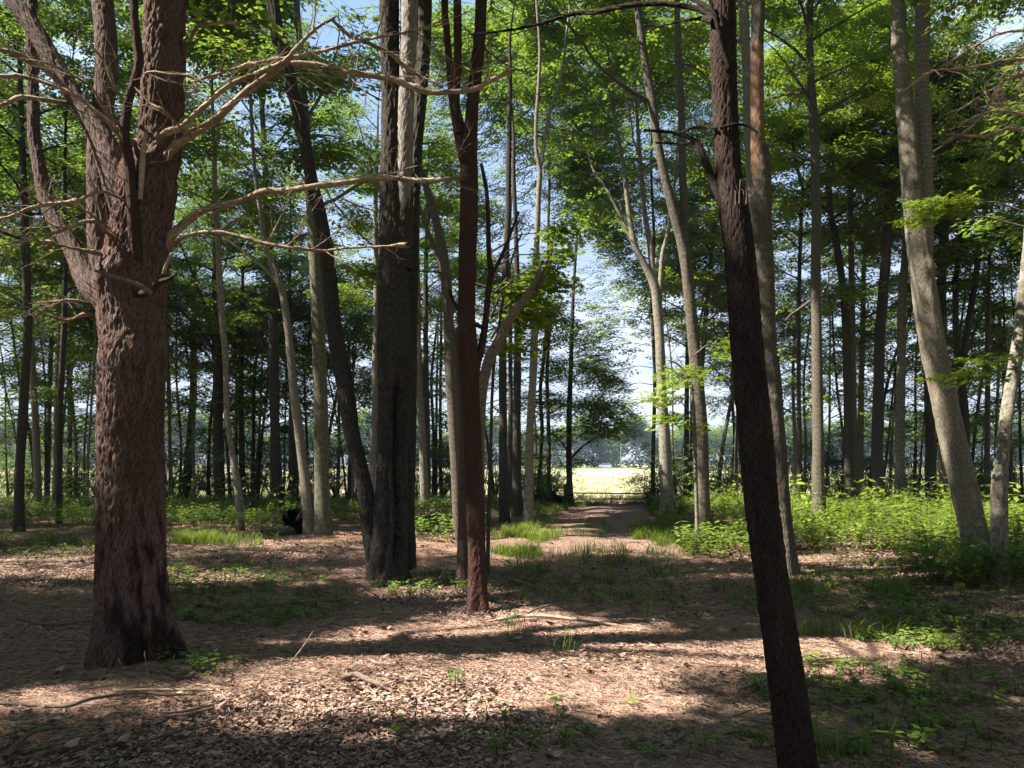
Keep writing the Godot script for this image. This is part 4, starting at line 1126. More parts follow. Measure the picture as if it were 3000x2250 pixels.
# ---------------------------------------------------------------- the trees behind
func build_forest() -> void:
	var G := "trunks standing in the shade of the wood"
	var cr := func(from: float, limbs: int, reach: float, per: int, warm: float) -> Dictionary: return {"from": from + (1.0 if from > 3.0 else 0.0), "limbs": int(limbs * 1.85), "reach": reach * 1.2, "per": int(per * 2.1), "size": 1.1, "warm": warm}
	# label, bark, outline, stems, crown, top
	var L := [
		["black trunk nearest the edge beyond the big brown pine", "dark", [[57, 1556, 34], [57, 1400, 30], [65, 1267, 30], [72, 1139, 29], [82, 947, 28], [78, 850, 26], [75, 756, 28], [72, 650, 28], [70, 560, 26], [65, 430, 22], [60, 250, 18], [55, 100, 14]], [], cr.call(5.0, 16, 3.4, 26, 0.35), 15.0],
		["pale trunk just past the black edge trunk, sunlit below", "pale", [[114, 1497, 27], [108, 1350, 23], [103, 1203, 22], [96, 1075, 20], [92, 950, 17], [88, 800, 14]], [], cr.call(4.6, 14, 3.0, 26, 0.35), 14.0],
		["thin grey stem between the pale pair near the edge", "grey", [[138, 1475, 16], [143, 1300, 14], [146, 1139, 14], [152, 950, 14], [150, 850, 14], [140, 760, 14], [132, 650, 13], [128, 500, 10]], [], cr.call(4.2, 14, 2.8, 26, 0.4), 14.0],
		["pale stem with a white sunlit streak near the big brown pine", "pale", [[160, 1482, 16], [162, 1300, 14], [166, 1150, 14], [172, 1000, 14], [178, 850, 12], [184, 700, 10]], [], cr.call(4.0, 12, 2.6, 24, 0.4), 13.0],
		["dark stem close behind the pale streaked one", "dark", [[174, 1536, 20], [172, 1400, 18], [176, 1200, 18], [186, 1000, 19], [190, 850, 17], [195, 700, 14], [190, 550, 12]], [], cr.call(4.2, 14, 3.0, 26, 0.35), 14.0],
		["slim dark stem at the field edge nearest to the big brown pine", "dark", [[203, 1462, 18], [204, 1300, 16], [207, 1100, 14], [215, 950, 10]], [], cr.call(3.4, 12, 2.6, 24, 0.4), 12.0],
		["thin pale stem touching the outline of the big brown pine", "blotch", [[254, 1500, 12], [257, 1350, 10], [264, 1250, 8], [270, 1150, 8]], [], cr.call(2.8, 12, 2.0, 22, 0.4), 9.0],
		["thin pale stem just past the big brown pine", "blotch", [[500, 1468, 10], [496, 1200, 11], [492, 1100, 10], [490, 900, 8]], [], cr.call(3.4, 12, 2.2, 24, 0.4), 11.0],
		["dark trunk crossed by a long slanting bough, past the big brown pine", "dark", [[545, 1464, 28], [552, 1350, 26], [560, 1250, 24], [566, 1139, 22], [568, 1000, 18], [570, 850, 14], [572, 700, 10]], [], cr.call(3.6, 14, 3.0, 26, 0.35), 14.0],
		["stout dark trunk with a long bough slanting up toward the pine", "dark", [[646, 1484, 32], [640, 1300, 33], [638, 1150, 30], [636, 1000, 26], [632, 850, 22], [630, 750, 18], [628, 650, 16], [625, 500, 14]], [[[[636, 1090, 12], [615, 1010, 11], [560, 940, 10], [500, 880, 9], [470, 840, 7]], 0.0, -0.6, "limb"], [[[634, 1040, 12], [600, 900, 10], [560, 790, 8], [520, 700, 6]], 0.0, 0.6, "limb"]], cr.call(4.2, 16, 3.2, 28, 0.35), 15.0],
		["pale wavy trunk crossing in front of the stout dark one", "blotch", [[705, 1548, 27], [700, 1460, 24], [687, 1363, 20], [670, 1267, 16], [664, 1171, 17], [662, 1075, 18], [652, 947, 20], [643, 820, 20], [640, 711, 18], [632, 600, 15], [628, 450, 13], [622, 300, 10]], [], cr.call(5.6, 14, 2.6, 26, 0.4), 14.0],
		["dark stem directly behind the pale wavy trunk", "dark", [[712, 1482, 20], [708, 1300, 18], [706, 1100, 15], [708, 950, 12], [712, 800, 8]], [], cr.call(3.6, 12, 2.6, 24, 0.35), 12.0],
		["small pale sunlit sapling slanting up between dark trunks", "pale", [[742, 1470, 18], [750, 1380, 11], [758, 1300, 9], [763, 1200, 7], [766, 1100, 6]], [], cr.call(2.4, 12, 1.8, 22, 0.4), 8.0],
		["straight dark trunk with a sunlit stripe at mid height", "dark", [[812, 1492, 36], [808, 1350, 34], [806, 1267, 30], [803, 1075, 30], [802, 950, 30], [800, 840, 28], [795, 760, 26], [785, 650, 22], [778, 500, 20], [770, 350, 16], [760, 200, 14]], [], cr.call(5.0, 18, 3.4, 28, 0.35), 17.0],
		["black trunk hidden between the striped trunk and the pale curved one", "dark", [[858, 1486, 26], [856, 1300, 22], [855, 1100, 16], [850, 950, 12]], [], cr.call(3.8, 12, 2.6, 24, 0.3), 13.0],
		["pale grey trunk curving up from the root plate, sunlit at the top", "pale", [[910, 1562, 36], [893, 1400, 30], [876, 1267, 28], [860, 1139, 26], [846, 979, 24], [828, 860, 22], [805, 800, 20], [790, 750, 18], [775, 715, 16], [760, 600, 14], [745, 480, 12], [735, 300, 10]], [[[[822, 845, 14], [812, 800, 12], [802, 770, 10]], -0.1, -0.2, "branch_stub"], [[[818, 838, 12], [780, 790, 12], [720, 740, 10], [660, 700, 8]], 0.0, 0.4, "limb"]], cr.call(6.0, 14, 2.8, 26, 0.4), 14.0],
		["thick grey-green trunk behind the leaning stem of the hollow tree", "green", [[948, 1562, 60], [943, 1400, 44], [940, 1200, 42], [935, 1050, 42], [930, 900, 40], [922, 750, 38], [915, 640, 34], [905, 500, 30], [895, 350, 24], [880, 150, 20], [870, 0, 18]], [], cr.call(6.2, 20, 3.6, 30, 0.35), 18.0],
		["thin dark stem seen between the leaning stem and the hollow trunk", "dark", [[1025, 1472, 20], [1027, 1380, 16], [1030, 1250, 12], [1035, 1100, 8]], [], cr.call(2.8, 12, 2.0, 22, 0.35), 10.0],
		["pale grey trunk close beside the hollow tree on its shaded flank", "pale", [[1090, 1512, 38], [1098, 1350, 30], [1100, 1200, 24], [1100, 1050, 20], [1103, 900, 18], [1102, 750, 16], [1100, 600, 14]], [], cr.call(5.0, 14, 2.8, 26, 0.4), 14.0],
		["grey trunk just past the hollow tree, sunlit near its foot", "blotch", [[1245, 1502, 26], [1240, 1350, 24], [1232, 1200, 22], [1226, 1080, 18], [1226, 950, 16], [1226, 880, 14], [1222, 700, 12]], [], cr.call(5.0, 14, 2.8, 26, 0.4), 14.0],
		["dark trunk twinned with the grey one past the hollow tree", "dark", [[1254, 1494, 18], [1252, 1300, 18], [1247, 1000, 16], [1247, 850, 14], [1250, 700, 12]], [], cr.call(4.4, 12, 2.6, 24, 0.4), 13.0],
		["thinner of two hair-thin stems past the hollow tree", "dark", [[1277, 1470, 8], [1279, 1200, 7], [1282, 1000, 6]], [], cr.call(3.0, 10, 1.8, 20, 0.45), 9.0],
		["taller of two hair-thin stems past the hollow tree", "dark", [[1292, 1466, 10], [1290, 1200, 9], [1292, 1000, 8], [1295, 850, 6]], [], cr.call(3.6, 10, 2.0, 22, 0.45), 11.0],
		["knobbly grey trunk bending away behind the red-barked pine", "grey", [[1346, 1580, 36], [1338, 1400, 33], [1330, 1250, 34], [1325, 1150, 37], [1320, 1050, 37], [1315, 950, 31], [1310, 850, 32], [1300, 760, 30], [1285, 680, 26], [1265, 600, 24], [1245, 540, 20], [1225, 480, 18], [1200, 400, 14], [1180, 300, 12]], [[[[1315, 930, 14], [1300, 840, 14], [1288, 760, 14], [1262, 700, 13], [1240, 640, 12], [1220, 580, 11], [1205, 520, 8]], -0.3, -0.6, "limb"]], cr.call(7.0, 14, 3.0, 26, 0.4), 14.0],
		["straight dark trunk beside the track, outer one of three", "dark", [[1478, 1526, 32], [1474, 1300, 25], [1473, 1100, 24], [1474, 950, 22], [1480, 800, 20], [1488, 650, 18], [1490, 500, 18], [1492, 350, 15], [1495, 200, 12]], [], cr.call(5.4, 16, 3.0, 28, 0.45), 16.0],
		["thin dark trunk in the middle of three beside the track", "dark", [[1495, 1492, 16], [1496, 1200, 14], [1495, 1000, 12]], [], cr.call(4.2, 12, 2.4, 24, 0.4), 12.0],
		["straight dark trunk beside the track, nearest the pale forked tree", "dark", [[1516, 1512, 32], [1514, 1300, 25], [1515, 1100, 22], [1517, 950, 20], [1516, 850, 18], [1512, 700, 14], [1505, 500, 12]], [], cr.call(5.0, 14, 3.0, 26, 0.4), 15.0],
		["pale straight tree forking high up beside the track", "blotch", [[1546, 1548, 31], [1550, 1400, 26], [1553, 1250, 23], [1562, 1100, 23], [1566, 950, 21], [1568, 800, 20], [1575, 650, 16], [1578, 560, 15], [1582, 500, 14], [1572, 450, 11], [1570, 370, 11], [1578, 250, 11], [1582, 150, 10], [1575, 50, 8], [1572, 0, 8]], [[[[1581, 510, 12], [1592, 430, 11], [1610, 330, 11], [1630, 270, 10], [1645, 220, 9], [1655, 150, 8], [1662, 80, 7], [1672, 0, 6]], 0.0, 0.2], [[[1632, 268, 6], [1660, 190, 5], [1700, 140, 4]], 0.1, 0.2, "limb"], [[[1612, 320, 6], [1650, 290, 5], [1690, 250, 4]], 0.1, 0.2, "limb"]], cr.call(10.5, 12, 2.6, 20, 0.5), 16.0],
		["thin dark crooked stem beside the gate post", "dark", [[1577, 1478, 10], [1585, 1330, 10], [1588, 1250, 11], [1583, 1150, 11], [1590, 1080, 11], [1598, 1000, 10], [1606, 880, 9], [1612, 780, 7], [1625, 650, 5]], [], cr.call(3.4, 14, 2.4, 26, 0.4), 11.0],
		["forked grey tree beside the track opposite the gate post", "blotch", [[1957, 1512, 46], [1952, 1400, 38], [1945, 1250, 34], [1938, 1130, 30], [1933, 1000, 28], [1928, 920, 30], [1920, 850, 28], [1905, 810, 22], [1880, 760, 20], [1860, 720, 18], [1845, 640, 16], [1835, 560, 14], [1820, 450, 12], [1800, 350, 10], [1790, 250, 8]], [[[[1920, 850, 18], [1910, 780, 18], [1905, 720, 18], [1895, 660, 16], [1885, 600, 15], [1878, 500, 14], [1870, 400, 12]], 0.0, 0.3], [[[1932, 880, 16], [1937, 800, 16], [1942, 740, 14], [1955, 690, 12], [1965, 620, 10], [1980, 500, 8]], 0.0, -0.3], [[[1858, 720, 12], [1820, 640, 10], [1780, 560, 9], [1740, 500, 8], [1720, 440, 6]], 0.1, 0.6, "limb"]], cr.call(7.0, 14, 3.2, 26, 0.5), 16.0],
		["thin stem behind the forked grey tree", "dark", [[2010, 1466, 18], [2012, 1200, 15], [2014, 1000, 12], [2020, 800, 10], [2030, 650, 8]], [], cr.call(4.6, 12, 2.6, 24, 0.55), 12.0],
		["thin stem rising past the dark double-stemmed trunk toward the black pine", "grey", [[2052, 1474, 14], [2052, 1200, 14], [2062, 1000, 13], [2075, 850, 12], [2088, 700, 11], [2098, 600, 9], [2105, 480, 7]], [], cr.call(4.6, 12, 2.6, 26, 0.6), 13.0],
		["pale trunk top showing behind the red stripped wood", "pale", [[2228, 1560, 36], [2215, 1200, 29], [2205, 900, 26], [2198, 600, 24], [2192, 350, 25], [2184, 150, 30], [2178, 0, 32]], [], cr.call(10.5, 12, 3.0, 26, 0.5), 17.0],
		["twisting thin stem just past the grey stripped trunk", "dark", [[2345, 1502, 14], [2342, 1300, 14], [2340, 1000, 12], [2342, 800, 12], [2348, 620, 10], [2352, 560, 10], [2340, 510, 10], [2325, 440, 10], [2315, 350, 9], [2318, 250, 8]], [], cr.call(5.4, 12, 2.6, 28, 0.65), 13.0],
		["straight dark trunk standing tallest past the grey stripped trunk", "grey", [[2402, 1545, 43], [2398, 1400, 38], [2396, 1200, 34], [2393, 1000, 32], [2390, 800, 30], [2392, 650, 30], [2388, 500, 28], [2384, 350, 28], [2375, 220, 24], [2372, 100, 22], [2374, 0, 22]], [[[[2390, 870, 10], [2350, 900, 10], [2320, 920, 8], [2300, 940, 6]], 0.1, 0.5, "limb"]], cr.call(8.0, 16, 3.2, 28, 0.65), 17.0],
		["bending trunk of the close pair behind the brush", "dark", [[2488, 1502, 29], [2486, 1300, 26], [2483, 1100, 26], [2478, 950, 24], [2468, 830, 22], [2455, 740, 22], [2440, 660, 22], [2430, 590, 20], [2428, 520, 20], [2440, 440, 18], [2437, 330, 17], [2425, 200, 15], [2415, 100, 13], [2410, 0, 12]], [], cr.call(7.6, 16, 3.0, 28, 0.65), 17.0],
		["straight trunk of the close pair behind the brush", "grey", [[2503, 1496, 20], [2500, 1200, 20], [2496, 900, 20], [2494, 750, 18], [2492, 620, 18], [2494, 540, 18], [2505, 440, 18], [2508, 360, 18], [2515, 250, 16], [2512, 150, 13], [2500, 60, 11], [2495, 0, 10]], [[[[2515, 240, 8], [2545, 190, 7], [2570, 130, 6], [2585, 20, 5]], 0.0, 0.4, "limb"]], cr.call(8.4, 14, 2.8, 26, 0.65), 17.0],
		["pale slim stem beside the close pair", "pale", [[2521, 1474, 22], [2521, 1300, 20], [2524, 1100, 18], [2528, 950, 16], [2530, 800, 14], [2540, 650, 12]], [], cr.call(4.8, 12, 2.8, 26, 0.6), 14.0],
		["thick dark trunk slanting slightly behind the brush", "dark", [[2570, 1504, 39], [2571, 1300, 36], [2575, 1100, 34], [2580, 950, 34], [2592, 800, 32], [2603, 650, 32], [2618, 520, 34], [2628, 400, 28], [2640, 200, 24], [2650, 0, 20]], [], cr.call(7.4, 16, 3.2, 28, 0.6), 17.0],
		["grey trunk next to the thick dark one, sunlit high up", "blotch", [[2636, 1490, 33], [2636, 1300, 30], [2640, 1050, 28], [2645, 850, 26], [2655, 720, 24], [2662, 600, 22], [2670, 450, 18], [2675, 300, 16]], [], cr.call(6.6, 14, 3.0, 26, 0.55), 16.0],
		["black trunk half covered by the pale leaning trunk", "dark", [[2727, 1492, 37], [2725, 1300, 32], [2718, 1100, 26], [2712, 1000, 24], [2708, 850, 22], [2712, 700, 20]], [], cr.call(6.0, 14, 3.0, 26, 0.5), 15.0],
		["trunk showing behind the top of the pale leaning one, sunlit", "pale", [[2765, 1480, 30], [2760, 900, 28], [2762, 750, 32], [2772, 600, 34], [2790, 480, 34], [2815, 400, 30], [2825, 300, 26], [2840, 200, 20]], [], cr.call(8.2, 14, 3.0, 26, 0.55), 15.0],
		["dark stem forking in a wide V past the pale leaning trunk", "dark", [[2832, 1492, 22], [2830, 1250, 22], [2815, 1110, 28], [2802, 1000, 20], [2800, 850, 20], [2812, 720, 18], [2838, 600, 16], [2850, 450, 12], [2860, 300, 10]], [[[[2818, 1060, 20], [2835, 960, 22], [2858, 820, 20], [2872, 700, 18], [2890, 600, 18], [2905, 450, 14], [2915, 300, 12]], 0.0, 0.3]], cr.call(6.0, 14, 3.0, 26, 0.5), 15.0],
		["slim grey stem between the wide V and the slim bent tree", "grey", [[2890, 1490, 18], [2893, 1200, 17], [2893, 1000, 15], [2898, 800, 12], [2905, 600, 10], [2915, 400, 8]], [], cr.call(5.0, 14, 2.8, 26, 0.5), 14.0],
	]
	for t in L:
		tree("forest_tree", t[0], t[2], {"bark": t[1], "stems": t[3], "crown": t[4], "top": t[5], "sides": 13, "step": 0.25}, G)
	# the leafy tree over the gate
	tree("maple_tree", "dense dark leafy tree standing right beside the gate post", [[1668, 1480, 28], [1668, 1400, 18], [1667, 1300, 17], [1668, 1200, 16], [1672, 1100, 14], [1675, 980, 12], [1680, 850, 10], [1690, 700, 7]],
		{"bark": "dark", "sides": 14, "top": 11.0, "stems": [[[[1670, 1348, 7], [1700, 1315, 6], [1735, 1290, 5], [1790, 1265, 4]], 0.0, 0.3, "limb"], [[[1667, 1330, 6], [1640, 1290, 5], [1610, 1265, 4]], 0.0, 0.3, "limb"]],
		"mult": 2.0, "layers": [[1730, 1255, 115, 36, 90, 0.0], [1620, 1270, 80, 30, 45, 0.3], [1740, 1190, 150, 45, 170, 0.0], [1610, 1180, 90, 45, 70, 0.2], [1720, 1080, 160, 50, 170, 0.0], [1730, 980, 150, 50, 150, 0.3], [1690, 880, 140, 50, 120, 0.0], [1740, 800, 120, 50, 90, 0.5], [1700, 720, 110, 50, 80, 0.2], [1700, 1350, 22, 18, 7, -0.3], [1590, 1340, 60, 25, 20, 0.2], [1600, 1400, 50, 20, 16, 0.0]], "warm": 0.32, "size": 1.25})
	# tall trees at the wood's edge whose crowns close the gap over the track
	tree("edge_tree", "tall slender tree beside the gate post with its crown over the track", [[1606, 1477, 13], [1608, 1300, 12], [1603, 1100, 11], [1612, 900, 10], [1606, 700, 9], [1610, 500, 8], [1602, 300, 7], [1606, 100, 6]],
		{"bark": "dark", "sides": 10, "top": 21.0, "mult": 2.0, "layers": [[1590, 560, 150, 110, 190, 0.0], [1470, 420, 130, 120, 170, 0.5], [1640, 380, 150, 100, 190, -0.5], [1560, 180, 170, 110, 220, 0.0], [1700, 90, 140, 80, 150, 0.3], [1420, 120, 130, 110, 140, 0.6], [1500, 60, 110, 90, 130, -0.5], [1520, 620, 90, 90, 100, 0.3], [1300, 120, 110, 110, 140, 0.4], [1330, 420, 90, 100, 110, 0.4], [1420, 350, 90, 120, 120, 0.2], [1350, 200, 120, 150, 190, 0.2], [1455, 250, 110, 150, 170, 0.0], [1260, 520, 110, 120, 130, 0.2], [1440, 560, 110, 100, 120, 0.1], [1380, 620, 120, 90, 120, 0.4], [1290, 300, 110, 140, 140, 0.8]], "warm": 0.5, "size": 1.15})
	tree("edge_tree", "tall slender tree beside the forked grey one, its crown over the track", [[1912, 1476, 15], [1914, 1300, 12], [1918, 1100, 11], [1910, 900, 10], [1916, 700, 9], [1908, 500, 8], [1912, 300, 7], [1906, 100, 6]],
		{"bark": "dark", "sides": 10, "top": 21.0, "mult": 2.0, "layers": [[1840, 640, 130, 80, 120, 0.0], [1930, 520, 140, 100, 150, 0.5], [1800, 420, 120, 100, 140, -0.5], [1880, 230, 170, 110, 220, 0.0], [1800, 60, 150, 80, 160, 0.3], [2040, 340, 120, 120, 150, 0.6], [2060, 110, 130, 110, 150, 0.4], [1990, 800, 110, 70, 90, 0.4], [1720, 620, 110, 90, 130, -1.0], [1790, 960, 110, 70, 120, -1.2], [1840, 860, 90, 60, 90, -1.0], [1730, 680, 90, 70, 90, -1.4], [1760, 760, 120, 90, 150, -0.6], [1800, 1010, 100, 60, 110, -0.4], [1760, 900, 90, 60, 90, -0.8], [1700, 480, 110, 80, 110, -0.8], [1820, 520, 90, 80, 100, -1.0], [1640, 250, 110, 90, 120, -0.8], [1760, 700, 110, 90, 130, 0.2], [1800, 920, 110, 70, 130, 0.3], [1830, 1080, 80, 60, 80, 0.2], [1790, 830, 120, 80, 120, 0.2], [1850, 980, 90, 60, 80, 0.0], [1730, 560, 100, 110, 120, 0.4], [1830, 1130, 70, 50, 50, 0.3], [1760, 300, 110, 100, 120, 0.4]], "warm": 0.6, "size": 1.15})
	# bushes and saplings along the field edge, told apart by what they stand between
	var marks := [[0, "the frame's edge"], [110, "the pale trunk near the edge"], [385, "the big brown pine"], [640, "the stout dark trunk"], [850, "the striped dark trunk"], [1150, "the hollow tree"], [1400, "the red-barked pine"], [1560, "the pale forked tree"], [1955, "the forked grey tree"], [2230, "the black leaning pine"], [2400, "the tallest straight trunk"], [2570, "the thick slanting trunk"], [2830, "the pale leaning trunk"], [3000, "the frame's end"]]
	var words := ["first", "second", "third", "fourth", "fifth", "sixth", "seventh", "eighth", "ninth", "tenth", "eleventh", "twelfth", "thirteenth", "fourteenth", "fifteenth", "sixteenth", "seventeenth", "eighteenth"]
	var xs := []
	for k in 92:
		xs.append(-60 + 3120.0 * (k + rng.randf() * 0.9) / 92.0)
	var count := {}
	for x in xs:
		if x > 1570 and x < 1960:
			continue
		var i := 0
		while i < marks.size() - 2 and x > marks[i + 1][0]:
			i += 1
		var n: int = count.get(i, 0)
		count[i] = n + 1
		var y := R(1464, 1482)
		var w := R(5, 12)
		var lean := R(-45, 45) if rng.randf() < 0.7 else R(-150, 150)
		var bark: String = ["dark", "grey", "dark", "blotch"][rng.randi() % 4]
		tree("sapling", "%s thin edge sapling from %s toward %s" % [words[n], marks[i][1], marks[i + 1][1]],
			[[x, y, w + 3], [x + lean * 0.2 + R(-8, 8), 1300, w], [x + lean * 0.5 + R(-12, 12), 1100, w * 0.85], [x + lean + R(-14, 14), 900, w * 0.6]],
			{"bark": bark, "sides": 7, "step": 0.4, "lump": 0.1, "top": R(6.5, 11.0), "crown": cr.call(1.2, 9, 2.0, 8, R(0.25, 0.6) + (0.2 if x > 1900 else 0.0))}, "thin saplings along the field edge")
	count = {}
	for k in 84:
		var x := -80 + 3160.0 * (k + rng.randf() * 0.9) / 84.0
		if x > 1625 and x < 1945:
			continue
		var i := 0
		while i < marks.size() - 2 and x > marks[i + 1][0]:
			i += 1
		var n: int = count.get(i, 0)
		count[i] = n + 1
		bush(x, R(1458, 1474), R(1.4, 3.2), "%s dark bush from %s toward %s" % [words[n], marks[i][1], marks[i + 1][1]])
	bush(1955, 1488, 2.3, "tall dark bush closing the gateway beside the forked grey tree")
	bush(1900, 1483, 1.5, "slim dark bush under the end of the gate pole")
	bush(1620, 1482, 1.3, "round bush between the grey boulder and the gate post")


func bush(x: float, y: float, h: float, label: String) -> void:
	var c := on_ground(x, y)
	var node := thing("bush", label, "bush", c, "bushes along the field edge")
	var b := Buf.new()
	var tr := []
	var cols := PackedColorArray()
	for k in 16:
		var a := R(0, TAU)
		var e := c + Vector3(cos(a) * h * R(0.1, 0.5), h * R(0.5, 1.0), sin(a) * h * R(0.1, 0.4))
		tube(b, PackedVector3Array([c, c.lerp(e, 0.5) + Vector3(R(-0.1, 0.1), 0.1, 0), e]), PackedFloat32Array([0.018, 0.012, 0.005]), 4, {"cap": false})
		for j in 9:
			var p := c.lerp(e, R(0.25, 1.05)) + Vector3(R(-0.25, 0.25), R(-0.1, 0.1), R(-0.25, 0.25))
			tr.append(spray_at(p, e - c, 0.75))
			cols.append(leaf_tone(0.25))
	part("branches", b.mesh(), M.dark, node).set_meta("kind", "stuff")
	leaves(node, tr, cols)
	(node.get_child(1) as Node3D).name = "foliage"


# trees of the clearing's sunny side, out of the picture: their crowns throw the broken shade
func build_shade() -> void:
	var zones := [["first", [[700, 2140, 420, 40, 60], [1700, 2210, 480, 60, 150]]], ["second", [[900, 1790, 330, 60, 90], [640, 1800, 280, 60, 90]]], ["third", [[1950, 1710, 380, 60, 110], [1500, 1700, 260, 35, 50]]], ["fourth", [[120, 1740, 160, 40, 50], [330, 1920, 200, 40, 60], [80, 1900, 120, 50, 40]]], ["fifth", [[2600, 1990, 400, 45, 110], [2700, 2200, 300, 60, 110]]], ["sixth", [[2650, 1680, 400, 40, 80], [2500, 1780, 250, 40, 50]]], ["seventh", [[400, 1560, 400, 40, 110], [900, 1640, 280, 30, 70]]]]
	for zn in zones:
		var heights := R(12.5, 13.5) if zn[0] in ["third", "sixth"] else R(8.0, 10.5)
		var tr := []
		var cols := PackedColorArray()
		var mean := Vector3.ZERO
		var tips := []
		for e in zn[1]:
			for k in int(e[4] * 2.6):
				var a := R(0, TAU)
				var s := sqrt(rng.randf())
				var g := on_ground(e[0] + cos(a) * s * e[2], e[1] + sin(a) * s * e[3])
				var p := g + SUN * ((heights + R(-1.3, 1.3)) / SUN.y)
				var st := spray_at(p, Vector3(cos(a), 0, sin(a)), 1.2)
				if shades(st, 1.0):
					continue
				tr.append(st)
				cols.append(leaf_tone(0.4))
				mean += p
				if k % 16 == 0:
					tips.append(p)
		mean /= maxf(1, tr.size())
		var foot := Vector3(minf(mean.x, -absf(mean.z) * 0.72 - 1.6), 0, mean.z)
		foot.y = gh(foot.x, foot.z)
		var node := thing("shade_tree", "%s of the leafy trees standing outside the frame on the sunny side" % zn[0], "tree", foot, "leafy trees outside the frame")
		var b := Buf.new()
		var sm := smooth_path([foot - Vector3(0, 0.1, 0), foot + Vector3(0.1, 3, 0), foot + Vector3(0.3, heights * 0.7, 0.1), mean + Vector3(0, 1.5, 0)], [0.2, 0.17, 0.12, 0.03], 0.3)
		tube(b, sm[0], sm[1], 14, {"lump": 0.1, "flare": 0.3})
		part("trunk", b.mesh(), M.grey, node)
		var lb := Buf.new()
		for t in tips:
			var from := (foot + Vector3(0.3, heights * 0.72, 0)).lerp(mean, R(0.0, 0.8))
			tube(lb, PackedVector3Array([from, from.lerp(t, 0.5) + Vector3(0, 0.3, 0), t]), PackedFloat32Array([0.05, 0.03, 0.01]), 5, {"cap": false})
		part("branches", lb.mesh(), M.grey, node).set_meta("kind", "stuff")
		leaves(node, tr, cols, "leaf1")

	# the wood goes on all round the clearing: on the sunny side each tree has gaps of its own, elsewhere three kinds repeat
	var where := []
	for k in 400:
		var x := R(-30, 30)
		var z := R(-30, 24)
		var seen := absf(x) < -z * 0.68 + 1.2 and z < 0.5 or x < 0.0 and z < -11.0 and rng.randf() < 0.7
		if seen or absf(x) < 2.6 and absf(z) < 2.6:
			continue
		var free := true
		for w in where:
			if (w as Vector2).distance_to(Vector2(x, z)) < 4.3:
				free = false
		if free:
			where.append(Vector2(x, z))
	var kinds := []
	var n := 0
	for w in where:
		var side := "behind the camera" if w.y > 0.5 else ("on the sunny side" if w.x < 0 else "on the shaded side")
		var label := "leafy forest tree outside the frame %s" % side
		var group := "forest trees outside the frame %s" % side
		var foot := Vector3(w.x, gh(w.x, w.y), w.y)
		var own: bool = w.x < 1.0 and w.y < 6.0
		if not own and kinds.size() >= 3:
			var d := (kinds[n % 3] as Node3D).duplicate() as Node3D
			n += 1
			d.name = numbered("surrounding_tree")
			add_child(d)
			d.position = foot
			d.rotation.y = R(0, TAU)
			tag(d, label, "tree", group)
			continue
		var node := thing("surrounding_tree", label, "tree", foot, group)
		var top := R(13.0, 17.0)
		var sm := smooth_path([foot - Vector3(0, 0.1, 0), foot + Vector3(R(-0.3, 0.3), 5, R(-0.3, 0.3)), foot + Vector3(R(-0.6, 0.6), 10, R(-0.6, 0.6)), foot + Vector3(0, top, 0)], [0.19, 0.15, 0.1, 0.02], 0.3)
		var b := Buf.new()
		tube(b, sm[0], sm[1], 14, {"lump": 0.1, "flare": 0.3})
		part("trunk", b.mesh(), M.grey, node)
		crown(node, sm[0], sm[1], {"from": 5.0 if w.y > -8.0 else 3.0, "to": top, "limbs": 30, "reach": 4.2, "per": 30 if own else 60, "warm": 0.4, "size": 1.25}, M.grey)
		if not own:
			kinds.append(node)



# ---------------------------------------------------------------- small things
func stick(list: Array, label: String, mat_: Material, side := []) -> void:        # [x, y, thickness px, lift m]
	var pts := []
	var rad := []
	for q in list:
		var p := on_ground(q[0], q[1], (q[3] if q.size() > 3 else 0.02) + 0.025)
		pts.append(p)
		rad.append(q[2] * 0.62 / F * -p.z)
	var sm := smooth_path(pts, rad, 0.04)
	var b := Buf.new()
	tube(b, sm[0], sm[1], 9, {"lump": 0.25, "seed": R(0, 99), "jag": 0.02})
	for k in int(sm[0].size() / 12.0):
		var i := rng.randi_range(2, sm[0].size() - 2)
		twig(b, sm[0][i], (sm[0][i + 1] - sm[0][i]).normalized() + Vector3(R(-0.8, 0.8), R(0, 0.5), R(-0.8, 0.8)), R(0.06, 0.2), 0.003, 0.05, 0)
	var node := thing("fallen_stick", label, "stick", pts[0], "sticks lying on the forest floor")
	part("stick", b.mesh(), mat_, node)
	if side.size():
		var sp := []
		var sr := []
		for q in side:
			var p := on_ground(q[0], q[1], q[3] if q.size() > 3 else 0.02)
			sp.append(p)
			sr.append(q[2] * 0.5 / F * -p.z)
		var ss := smooth_path(sp, sr, 0.04)
		var sb := Buf.new()
		tube(sb, ss[0], ss[1], 7, {"lump": 0.2})
		part("side_branch", sb.mesh(), mat_, node)


